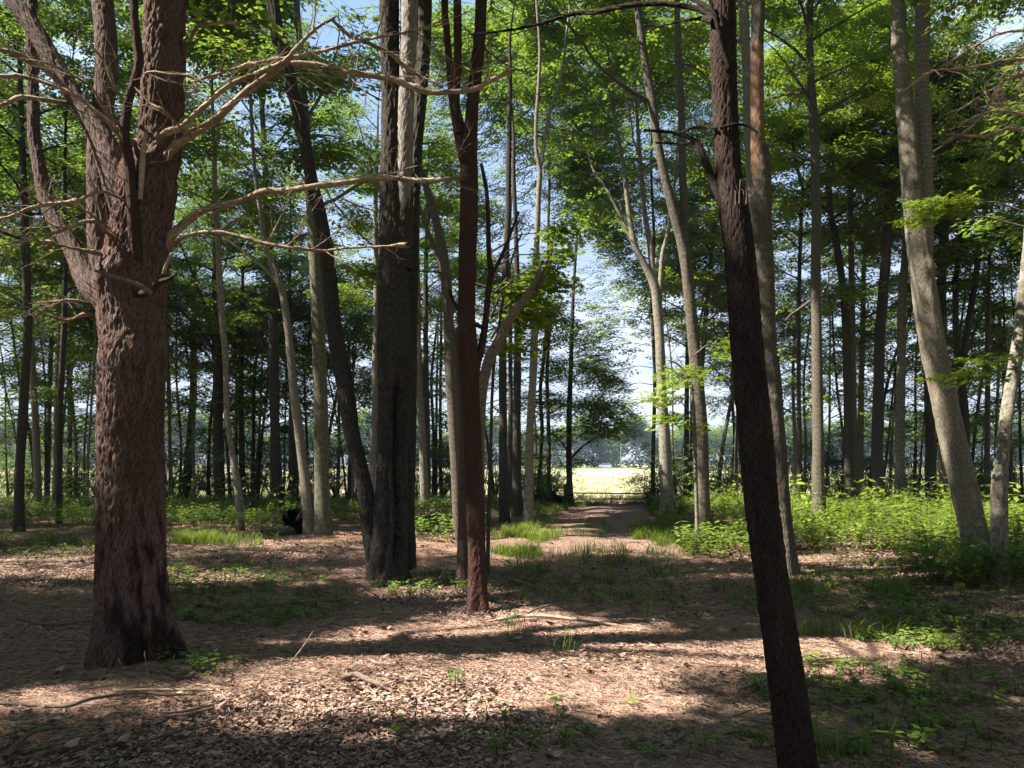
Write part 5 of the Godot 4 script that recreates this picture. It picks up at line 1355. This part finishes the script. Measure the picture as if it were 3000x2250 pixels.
func build_small() -> void:
	stick([[-40, 2070, 7], [60, 2078, 8], [140, 2082, 9], [200, 2086, 10, 0.03], [260, 2078, 9, 0.05], [320, 2062, 8, 0.04], [400, 2052, 8, 0.03], [480, 2050, 7], [560, 2046, 5]], "long dead branch lying across needles before the big brown pine", M.dead_dark, [[200, 2086, 6, 0.03], [215, 2100, 6], [150, 2090, 5], [60, 2092, 4], [0, 2096, 3]])
	stick([[330, 2040, 5], [420, 2040, 6], [520, 2035, 6], [622, 2031, 6]], "straight pale stick right behind the long dead branch", M.dead)
	stick([[470, 2101, 6], [540, 2092, 7], [615, 2075, 7]], "upper of two short parallel sticks near the long dead branch", M.dead)
	stick([[470, 2110, 6], [545, 2103, 7], [617, 2087, 6]], "lower of two short parallel sticks near the long dead branch", M.dead)
	stick([[15, 2230, 14, 0.03], [50, 2205, 13, 0.05], [90, 2178, 11, 0.06], [150, 2155, 8, 0.04], [195, 2143, 6]], "thick dark curved stick in the lower corner of the clearing", M.dead_dark)
	stick([[478, 1984, 10], [520, 1997, 9], [580, 1994, 6]], "short black stick at the foot of the big brown pine", M.dead_dark)
	stick([[50, 1820, 6], [90, 1828, 7], [140, 1838, 8], [200, 1838, 8], [262, 1833, 7]], "dark stick pointing at the big brown pine from its sunny flank", M.dead_dark)
	stick([[490, 1798, 7], [540, 1786, 8], [590, 1777, 8], [640, 1785, 7], [720, 1786, 7], [800, 1782, 6], [900, 1774, 5], [1010, 1766, 4]], "long dark branch lying in green seedlings behind the big brown pine", M.dead_dark)
	stick([[1430, 1833, 4], [1500, 1830, 7, 0.05], [1560, 1834, 8, 0.07], [1640, 1838, 8, 0.06], [1720, 1846, 7, 0.04], [1805, 1850, 5]], "long pale branch lying on the needles near the red-barked pine", M.dead)
	stick([[1535, 1816, 4], [1570, 1806, 5, 0.04], [1620, 1802, 5, 0.06], [1660, 1804, 4]], "thin bowed stick just beyond the long pale branch", M.dead_dark)
	stick([[1000, 2004, 12, 0.03], [1040, 2003, 13, 0.05], [1075, 2012, 11, 0.03], [1120, 2026, 7]], "thick grey stick on sunlit leaves in the middle of the clearing", M.dead_dark)
	stick([[708, 2125, 3.5], [735, 2075, 3.5, 0.06], [765, 2035, 2.5, 0.1], [800, 2004, 1.5, 0.14]], "thin dark twig slanting up out of the leaves", M.dead_dark)
	stick([[840, 1962, 2.5], [868, 1955, 2.5, 0.08], [893, 1950, 2, 0.16], [914, 1946, 1, 0.24]], "pale twig standing slanted near the thin dark twig", M.dead)
	stick([[880, 2218, 5], [915, 2185, 6], [955, 2145, 4]], "slim straight twig pointing away at the lower edge", M.dead_dark)
	stick([[2672, 2032, 4], [2730, 2075, 5, 0.03], [2800, 2130, 4]], "pale straw stalk lying among green seedlings", M.dead)
	stick([[1225, 2180, 8], [1290, 2172, 8], [1346, 2158, 6]], "dark stick along the border of the big shadow", M.dead_dark)
	stick([[340, 2240, 5], [400, 2195, 6], [500, 2165, 6], [620, 2140, 4]], "long thin stick with leaves caught on it, near the thick curved stick", M.dead_dark)
	stick([[1285, 1714, 4], [1296, 1708, 4, 0.08], [1307, 1704, 3, 0.2]], "short pale stick poking up between hollow tree and red-barked pine", M.dead)
	stick([[1500, 1722, 9, 0.04], [1530, 1734, 10, 0.05], [1570, 1742, 8]], "rotten brown stick in shade past the red-barked pine", M.dead_dark)
	# dry stalks by the pine
	var G := "dry grass stalks at the foot of the pine"
	for s in [[162, 1995, 138, 1930, "bent"], [208, 2002, 170, 1932, "thin"], [218, 2000, 245, 1905, "tallest"], [388, 2028, 345, 1925, "stoutest"], [428, 2030, 424, 1906, "straightest"], [475, 1990, 512, 1918, "farthest leaning"], [195, 1998, 215, 1950, "short"]]:
		var p := on_ground(s[0], s[1])
		var q := at(s[2], s[3], -p.z + R(-0.1, 0.1))
		var b := Buf.new()
		tube(b, PackedVector3Array([p, p.lerp(q, 0.5) + Vector3(0.01, 0, 0), q]), PackedFloat32Array([0.0025, 0.002, 0.0014]), 5, {"cap": false})
		var node := thing("grass_stalk", "%s dry seed stalk at the foot of the big brown pine" % s[4], "grass stalk", p, G)
		part("stalk", b.mesh(), M.dead, node)
		var h := Buf.new()
		tube(h, PackedVector3Array([q.lerp(p, 0.18), q.lerp(p, 0.08), q]), PackedFloat32Array([0.002, 0.005, 0.001]), 6, {})
		part("seed_head", h.mesh(), M.dead, node)
	# boulder beside the gate
	var c := on_ground(1612, 1482)
	var bd := rock(c + Vector3(0, 0.12, 0), Vector3(0.5, 0.32, 0.35), 4.0)
	var o := part("boulder", bd.mesh(), M.stone, self)
	tag(o, "grey flat-topped boulder by the thin crooked stem near the gate", "boulder")
	# uprooted stump and fallen logs
	var st := on_ground(862, 1560)
	var node := thing("uprooted_stump", "dark uprooted stump with a curled root plate beside the pale curved trunk", "stump", st)
	part("root_plate", rock(st + Vector3(0, 0.28, 0), Vector3(0.24, 0.28, 0.16), 9.0).mesh(), M.rot, node)
	for k in 9:
		var a := R(-0.4, PI + 0.4)
		var e := st + Vector3(cos(a) * R(0.35, 0.6), 0.28 + sin(a) * R(0.2, 0.42), R(-0.15, 0.35))
		var b := Buf.new()
		var sm := smooth_path([st + Vector3(0, 0.28, 0), st + Vector3(0, 0.28, 0).lerp(e - st, 0.6) + Vector3(0, R(-0.1, 0.2), 0), e], [0.06, 0.03, 0.008], 0.05)
		tube(b, sm[0], sm[1], 8, {"lump": 0.3, "seed": k * 7.0})
		part("root", b.mesh(), M.rot, node)
	for l in [["log lying with moss below the uprooted stump", [[768, 1566, 24], [830, 1562, 28], [900, 1558, 26]], "green"], ["brown log lying behind the pale wavy trunk", [[640, 1490, 16], [690, 1478, 20], [730, 1470, 16]], "dead_dark"], ["weathered log in sun between the dark trunks", [[745, 1474, 10], [790, 1474, 13], [830, 1476, 10]], "bare"]]:
		var pts := []
		var rad := []
		for q in l[1]:
			var p := on_ground(q[0], q[1])
			var r: float = q[2] * 0.5 / F * -p.z
			pts.append(p + Vector3(0, r * 0.8, 0))
			rad.append(r)
		var sm := smooth_path(pts, rad, 0.06)
		var b := Buf.new()
		tube(b, sm[0], sm[1], 18, {"lump": 0.15, "amp": 0.006, "jag": 0.06})
		var lg := thing("fallen_log", l[0], "log", pts[0])
		part("log", b.mesh(), M[l[2]], lg)
		part("branch_stub", stem_mesh([[l[1][1][0], l[1][1][1] - 4, 8], [l[1][1][0] + 18, l[1][1][1] - 22, 5]], -pts[1].z, 0.05, 7), M[l[2]], lg)
	# gate
	var gp := on_ground(1656, 1482)
	var zz := -gp.z
	var gate := thing("gate", "low single-pole field gate with a slanting brace at the end of the track", "gate", gp)
	var pb := Buf.new()
	tube(pb, PackedVector3Array([gp - Vector3(0, 0.1, 0), at(1656, 1450, zz), at(1655, 1418, zz)]), PackedFloat32Array([0.055, 0.055, 0.05]), 12, {"lump": 0.1})
	part("post", pb.mesh(), M.post, gate)
	var poleb := Buf.new()
	tube(poleb, PackedVector3Array([at(1657, 1444, zz), at(1780, 1445, zz), at(1905, 1447, zz)]), PackedFloat32Array([0.026, 0.026, 0.024]), 10, {})
	part("pole", poleb.mesh(), M.iron, gate)
	var brb := Buf.new()
	tube(brb, PackedVector3Array([at(1666, 1480, zz), at(1690, 1462, zz), at(1714, 1445, zz)]), PackedFloat32Array([0.02, 0.02, 0.02]), 8, {})
	part("brace", brb.mesh(), M.iron, gate)
	var hb := Buf.new()
	tube(hb, PackedVector3Array([at(1654, 1444, zz - 0.06), at(1664, 1444, zz - 0.06)]), PackedFloat32Array([0.04, 0.04]), 10, {})
	part("hinge", hb.mesh(), M.iron, gate)
	# white board far out in the field
	var fz := 82.0
	var fs := thing("field_sign", "small white board on a post with a long rail, out in the field", "sign", at(1800, 1400, fz))
	for s in [["post", at(1798, 1405, fz), at(1798, 1385, fz), 0.04], ["rail", at(1797, 1386.5, fz + 0.06), at(1868, 1387, fz + 0.06), 0.03], ["brace", at(1806, 1399, fz + 0.08), at(1816, 1387, fz + 0.08), 0.025]]:
		var b := Buf.new()
		tube(b, PackedVector3Array([s[1], ((s[1] as Vector3) + s[2]) * 0.5, s[2]]), PackedFloat32Array([s[3], s[3], s[3]]), 8, {})
		part(s[0], b.mesh(), M.iron, fs)
	var bm := BoxMesh.new()
	bm.size = Vector3(0.5, 0.42, 0.03)
	var bo := part("board", bm, M.white, fs)
	bo.position = at(1806, 1392, fz - 0.07) - fs.position
	# utility pole by the road
	var up := Vector3(33.5, 0, -238)
	var pole := thing("utility_pole", "thin grey utility pole by the road beyond the field", "pole", up)
	var ub := Buf.new()
	tube(ub, PackedVector3Array([up, up + Vector3(0, 4.5, 0), up + Vector3(0, 9, 0)]), PackedFloat32Array([0.1, 0.09, 0.07]), 10, {})
	part("pole", ub.mesh(), M.bare_grey, pole)
	var cm := BoxMesh.new()
	cm.size = Vector3(2.2, 0.14, 0.12)
	var co := part("crossarm", cm, M.post, pole)
	co.position = Vector3(0, 8.4, 0.2)
	build_car()


func rock(c: Vector3, s: Vector3, seed_: float) -> Buf:
	var b := Buf.new()
	var nu := 28
	var nv := 16
	for k in nv + 1:
		for j in nu + 1:
			var a := TAU * (j % nu) / nu
			var e := PI * (float(k) / nv - 0.5)
			var d := Vector3(cos(a) * cos(e), sin(e), sin(a) * cos(e))
			var r := 1.0 + 0.5 * n_low.get_noise_3d(d.x * 90.0 + seed_ * 31.0, d.y * 90.0, d.z * 90.0) + 0.2 * n_low.get_noise_3d(d.x * 260.0, d.y * 260.0 + seed_, d.z * 260.0)
			var p := Vector3(d.x * s.x, clampf(d.y * 1.3, -1, 0.85) * s.y, d.z * s.z) * r
			b.v.append(c + p)
			b.n.append(Vector3(d.x / s.x, d.y / s.y, d.z / s.z).normalized())
			b.uv.append(Vector2(j / float(nu) * 2.0, k / float(nv)))
	for k in nv:
		for j in nu:
			var a0 := k * (nu + 1) + j
			b.i.append_array([a0, a0 + nu + 1, a0 + nu + 2, a0, a0 + nu + 2, a0 + 1])
	return b


func build_car() -> void:
	var c := at(1770, 1371, 231)
	c.y = 0.02
	var node := thing("car", "pale blue estate car driving along the road beyond the field", "car", c)
	# side outline, nose towards -x, from the sill round over the roof; half widths taper in at the glass
	var body := [[-2.2, 0.35, 0.78], [-2.22, 0.6, 0.8], [-2.1, 0.78, 0.82], [-1.3, 0.95, 0.84], [-1.05, 0.98, 0.85], [1.9, 1.0, 0.85], [2.2, 0.9, 0.82], [2.25, 0.55, 0.82], [2.18, 0.33, 0.8]]
	var b := Buf.new()
	loft(b, body, 0.3)
	part("body", b.mesh(), M.car, node).position = Vector3.ZERO
	var cab := Buf.new()
	loft(cab, [[-1.15, 0.97, 0.8], [-0.4, 1.44, 0.62], [0.1, 1.5, 0.6], [1.3, 1.48, 0.6], [1.95, 1.0, 0.78]], 0.97)
	part("roof", cab.mesh(), M.car, node).position = Vector3.ZERO
	for w in [[[-0.95, 1.02], [-0.38, 1.38], [0.1, 1.42], [0.1, 1.02]], [[0.18, 1.02], [0.18, 1.42], [0.95, 1.42], [0.95, 1.02]], [[1.03, 1.02], [1.03, 1.42], [1.28, 1.41], [1.7, 1.05]]]:
		for s in [1.0, -1.0]:
			var g := Buf.new()
			var q := []
			for p in w:
				q.append(Vector3(p[0], p[1], s * (lerpf(0.8, 0.615, clampf((p[1] - 0.97) / 0.5, 0, 1)) + 0.006)))
			g.quad(q[0], q[1], q[2], q[3])
			part("window", g.mesh(), M.glass, node).position = Vector3.ZERO
	for s in [[-1.08, -0.42, "windscreen"], [1.9, 1.36, "rear_window"]]:
		var g := Buf.new()
		var k := 0.012 * signf(s[0])
		g.quad(Vector3(s[0] + k, 1.03, -0.72), Vector3(s[1] + k, 1.42, -0.58), Vector3(s[1] + k, 1.42, 0.58), Vector3(s[0] + k, 1.03, 0.72))
		part(s[2], g.mesh(), M.glass, node).position = Vector3.ZERO
	for x in [-1.38, 1.38]:
		for s in [1.0, -1.0]:
			var wb := Buf.new()
			tube(wb, PackedVector3Array([Vector3(x, 0.33, s * 0.62), Vector3(x, 0.33, s * 0.74), Vector3(x, 0.33, s * 0.86)]), PackedFloat32Array([0.31, 0.33, 0.31]), 22, {})
			var wheel := part("wheel", wb.mesh(), M.tyre, node)
			wheel.position = Vector3.ZERO
			var rb := Buf.new()
			tube(rb, PackedVector3Array([Vector3(x, 0.33, s * 0.8), Vector3(x, 0.33, s * 0.84), Vector3(x, 0.33, s * 0.875)]), PackedFloat32Array([0.22, 0.21, 0.18]), 18, {})
			part("rim", rb.mesh(), M.rim, wheel)
	for s in [1.0, -1.0]:
		for e in [[-2.19, "headlight", M.lamp], [2.2, "tail_light", M.red_lamp]]:
			var lm := BoxMesh.new()
			lm.size = Vector3(0.08, 0.14, 0.32)
			part(e[1], lm, e[2], node).position = Vector3(e[0], 0.72, s * 0.6)


func loft(b: Buf, outline: Array, floor_: float) -> void:
	var n := outline.size()
	for k in n - 1:
		var p: Array = outline[k]
		var q: Array = outline[k + 1]
		b.quad(Vector3(p[0], p[1], -p[2]), Vector3(p[0], p[1], p[2]), Vector3(q[0], q[1], q[2]), Vector3(q[0], q[1], -q[2]))
		for s in [1.0, -1.0]:
			b.quad(Vector3(p[0], floor_, s * p[2]), Vector3(p[0], p[1], s * p[2]), Vector3(q[0], q[1], s * q[2]), Vector3(q[0], floor_, s * q[2]))


func build_far_wood() -> void:
	# the wood on the far side of the field reads as one mass
	var tr := []
	var cols := PackedColorArray()
	for k in 4600:
		var x := R(-210, 210)
		var top := 10.0 + 7.0 * (0.5 + n_low.get_noise_2d(x * 6.0, 3.0) * 1.3)
		var y := R(0.6, 1.0) * top if rng.randf() < 0.6 else R(0.2, top)
		var z := -262.0 - R(0, 24) - (top - y) * 0.1
		tr.append(Transform3D(Basis.from_euler(Vector3(R(-0.5, 0.5), R(0, TAU), R(-0.4, 0.4))).scaled(Vector3.ONE * R(0.8, 1.5)), Vector3(x, y, z)))
		cols.append(leaf_tone(0.3) * R(0.7, 1.1))
	rng.seed = 77
	var b := Buf.new()
	for k in 90:
		var d := Vector3(R(-1, 1), R(-0.8, 0.9), R(-1, 1))
		if d.length() > 1.0:
			d = d.normalized() * R(0.5, 1.0)
		var a := R(0, TAU)
		var g := R(0.7, 1.3)
		leaf_flat(b, d * 2.1, Vector3(cos(a), R(-0.4, 0.4), sin(a)).normalized(), Vector3(R(-0.4, 0.4), 1, R(-0.4, 0.4)).normalized(), R(0.5, 0.95), 0.6, 0.05, Color(g, g, g))
	var o := scatter("far_woods", b.mesh(), M.leaf, tr, cols, self)
	tag(o, "hazy belt of trees beyond the field and the road", "woods")


func _ready() -> void:
	rng.seed = 20240611
	n_low.noise_type = FastNoiseLite.TYPE_SIMPLEX
	n_low.frequency = 0.01
	n_low.fractal_octaves = 3
	n_low.seed = 17
	n_bark.noise_type = FastNoiseLite.TYPE_SIMPLEX
	n_bark.frequency = 1.0
	n_bark.fractal_octaves = 2
	n_bark.seed = 5
	# camera
	var cam := Camera3D.new()
	cam.name = "camera"
	cam.fov = rad_to_deg(2.0 * atan(1125.0 / F))
	cam.near = 0.05
	cam.far = 2000.0
	cam.position = EYE
	cam.rotation = Vector3(PITCH, 0, 0)
	add_child(cam)
	cam.current = true
	# sky and exposure
	var env := Environment.new()
	env.background_mode = Environment.BG_SKY
	env.sky = Sky.new()
	env.sky.sky_material = make_sky()
	env.tonemap_mode = Environment.TONE_MAPPER_LINEAR
	env.tonemap_exposure = 4.5
	env.fog_enabled = true
	env.fog_density = 0.0003
	env.fog_light_color = Color(0.8, 0.88, 1.0)
	env.sdfgi_enabled = true
	env.ssao_enabled = true
	env.ssil_enabled = true
	var we := WorldEnvironment.new()
	we.name = "world"
	we.environment = env
	add_child(we)
	# sun
	var sun := DirectionalLight3D.new()
	sun.name = "sun"
	sun.light_energy = 1.6
	sun.light_color = Color(1.0, 0.955, 0.89)
	sun.light_angular_distance = 0.5
	sun.shadow_enabled = true
	add_child(sun)
	sun.look_at_from_position(SUN * 50.0, Vector3.ZERO, Vector3.UP)
	# what the photograph shows in the sun: patches of ground [x, y, rx, ry] and spots on trunks and boughs [point, radius]
	lit_zones = [[1250, 2010, 520, 75], [1700, 1930, 600, 45], [1900, 2020, 300, 60], [2500, 1910, 250, 40], [330, 2060, 330, 60], [150, 2150, 200, 50], [650, 2090, 180, 50], [1150, 2150, 160, 35], [1500, 1830, 250, 40], [1400, 1745, 120, 25], [1250, 1740, 150, 18], [700, 1928, 100, 14], [600, 1692, 200, 10], [820, 1592, 150, 12], [580, 1582, 130, 18], [150, 1640, 150, 9], [120, 1690, 150, 11], [1560, 1572, 100, 24], [1720, 1590, 140, 10], [1500, 1640, 60, 16], [2600, 1550, 350, 45], [2250, 1500, 200, 36], [2450, 1650, 120, 11], [2900, 1780, 60, 14], [2300, 2060, 100, 40], [2550, 2130, 130, 28], [2900, 2080, 90, 30], [1750, 1470, 160, 6], [1730, 1520, 70, 4], [1690, 1538, 60, 4], [1790, 1502, 60, 3], [1680, 1556, 90, 4], [1740, 1490, 50, 3]]
	for q in [[330, 100, 6.4, 0.6], [310, 300, 6.4, 0.6], [330, 480, 6.3, 0.6], [330, 640, 6.3, 0.55], [300, 780, 6.3, 0.5], [310, 920, 6.3, 0.5], [310, 1060, 6.3, 0.35], [180, 200, 6.6, 0.35], [480, 250, 6.4, 0.3], [560, 400, 6.1, 0.3], [700, 280, 5.9, 0.3], [850, 180, 5.8, 0.3], [1000, 130, 5.8, 0.3], [1100, 220, 5.9, 0.3], [1300, 265, 6.0, 0.25], [600, 620, 6.2, 0.3], [750, 565, 6.1, 0.25], [900, 548, 6.0, 0.25], [1050, 525, 6.0, 0.25], [1180, 522, 6.0, 0.2], [100, 640, 6.0, 0.3], [250, 650, 6.1, 0.25],
		[2850, 1520, 13.2, 0.5], [2800, 1320, 13.2, 0.5], [2755, 1120, 13.3, 0.5], [2725, 950, 13.4, 0.45], [2690, 720, 13.5, 0.4], [2660, 450, 13.5, 0.4], [2640, 150, 13.5, 0.4], [2960, 1150, 10.8, 0.3], [2990, 950, 10.8, 0.3], [2240, 800, 12.6, 0.35], [2250, 1000, 12.6, 0.2], [2120, 200, 3.9, 0.12], [2115, 330, 3.9, 0.12], [1200, 60, 10.8, 0.35], [1195, 250, 10.8, 0.2], [1360, 1650, 9.2, 0.2], [1390, 1700, 8.6, 0.12], [1650, 330, 20.0, 0.4], [1570, 300, 20.0, 0.3], [820, 790, 15.9, 0.5], [850, 900, 15.9, 0.3], [680, 1260, 16.0, 0.25], [103, 1180, 22.0, 0.5], [1900, 1062, 13.6, 0.8], [1980, 1085, 13.6, 0.8], [1590, 690, 10.8, 0.8], [1530, 720, 10.8, 0.8], [1540, 810, 10.8, 0.6], [2800, 595, 10.5, 0.5], [2860, 1098, 10.5, 0.4]]:
		lit_balls.append([at(q[0], q[1], q[2]), q[3]])
	for k in 45:                                        # shafts of sun through the deeper wood
		var sz := R(13.0, 30.0)
		shafts.append([Vector3(R(-0.66, 0.66) * sz, R(0.3, 9.0), -sz), R(0.3, 0.65)])
	make_materials()
	for k in 4:
		SPRAY["leaf%d" % k] = make_spray(101 + k, 18, 0.6, 0.105, false, 0.26, 0.06)
	SPRAY["maple"] = make_spray(131, 15, 0.55, 0.12, true, 0.22, 0.04)
	SPRAY["needle"] = make_needles(141)
	rng.seed = 4242
	build_floor()
	build_pine()
	build_near_trees()
	build_forest()
	build_shade()
	build_far_wood()
	build_small()
	build_litter()
	build_greenery()
	print("sprays ", spray_total)
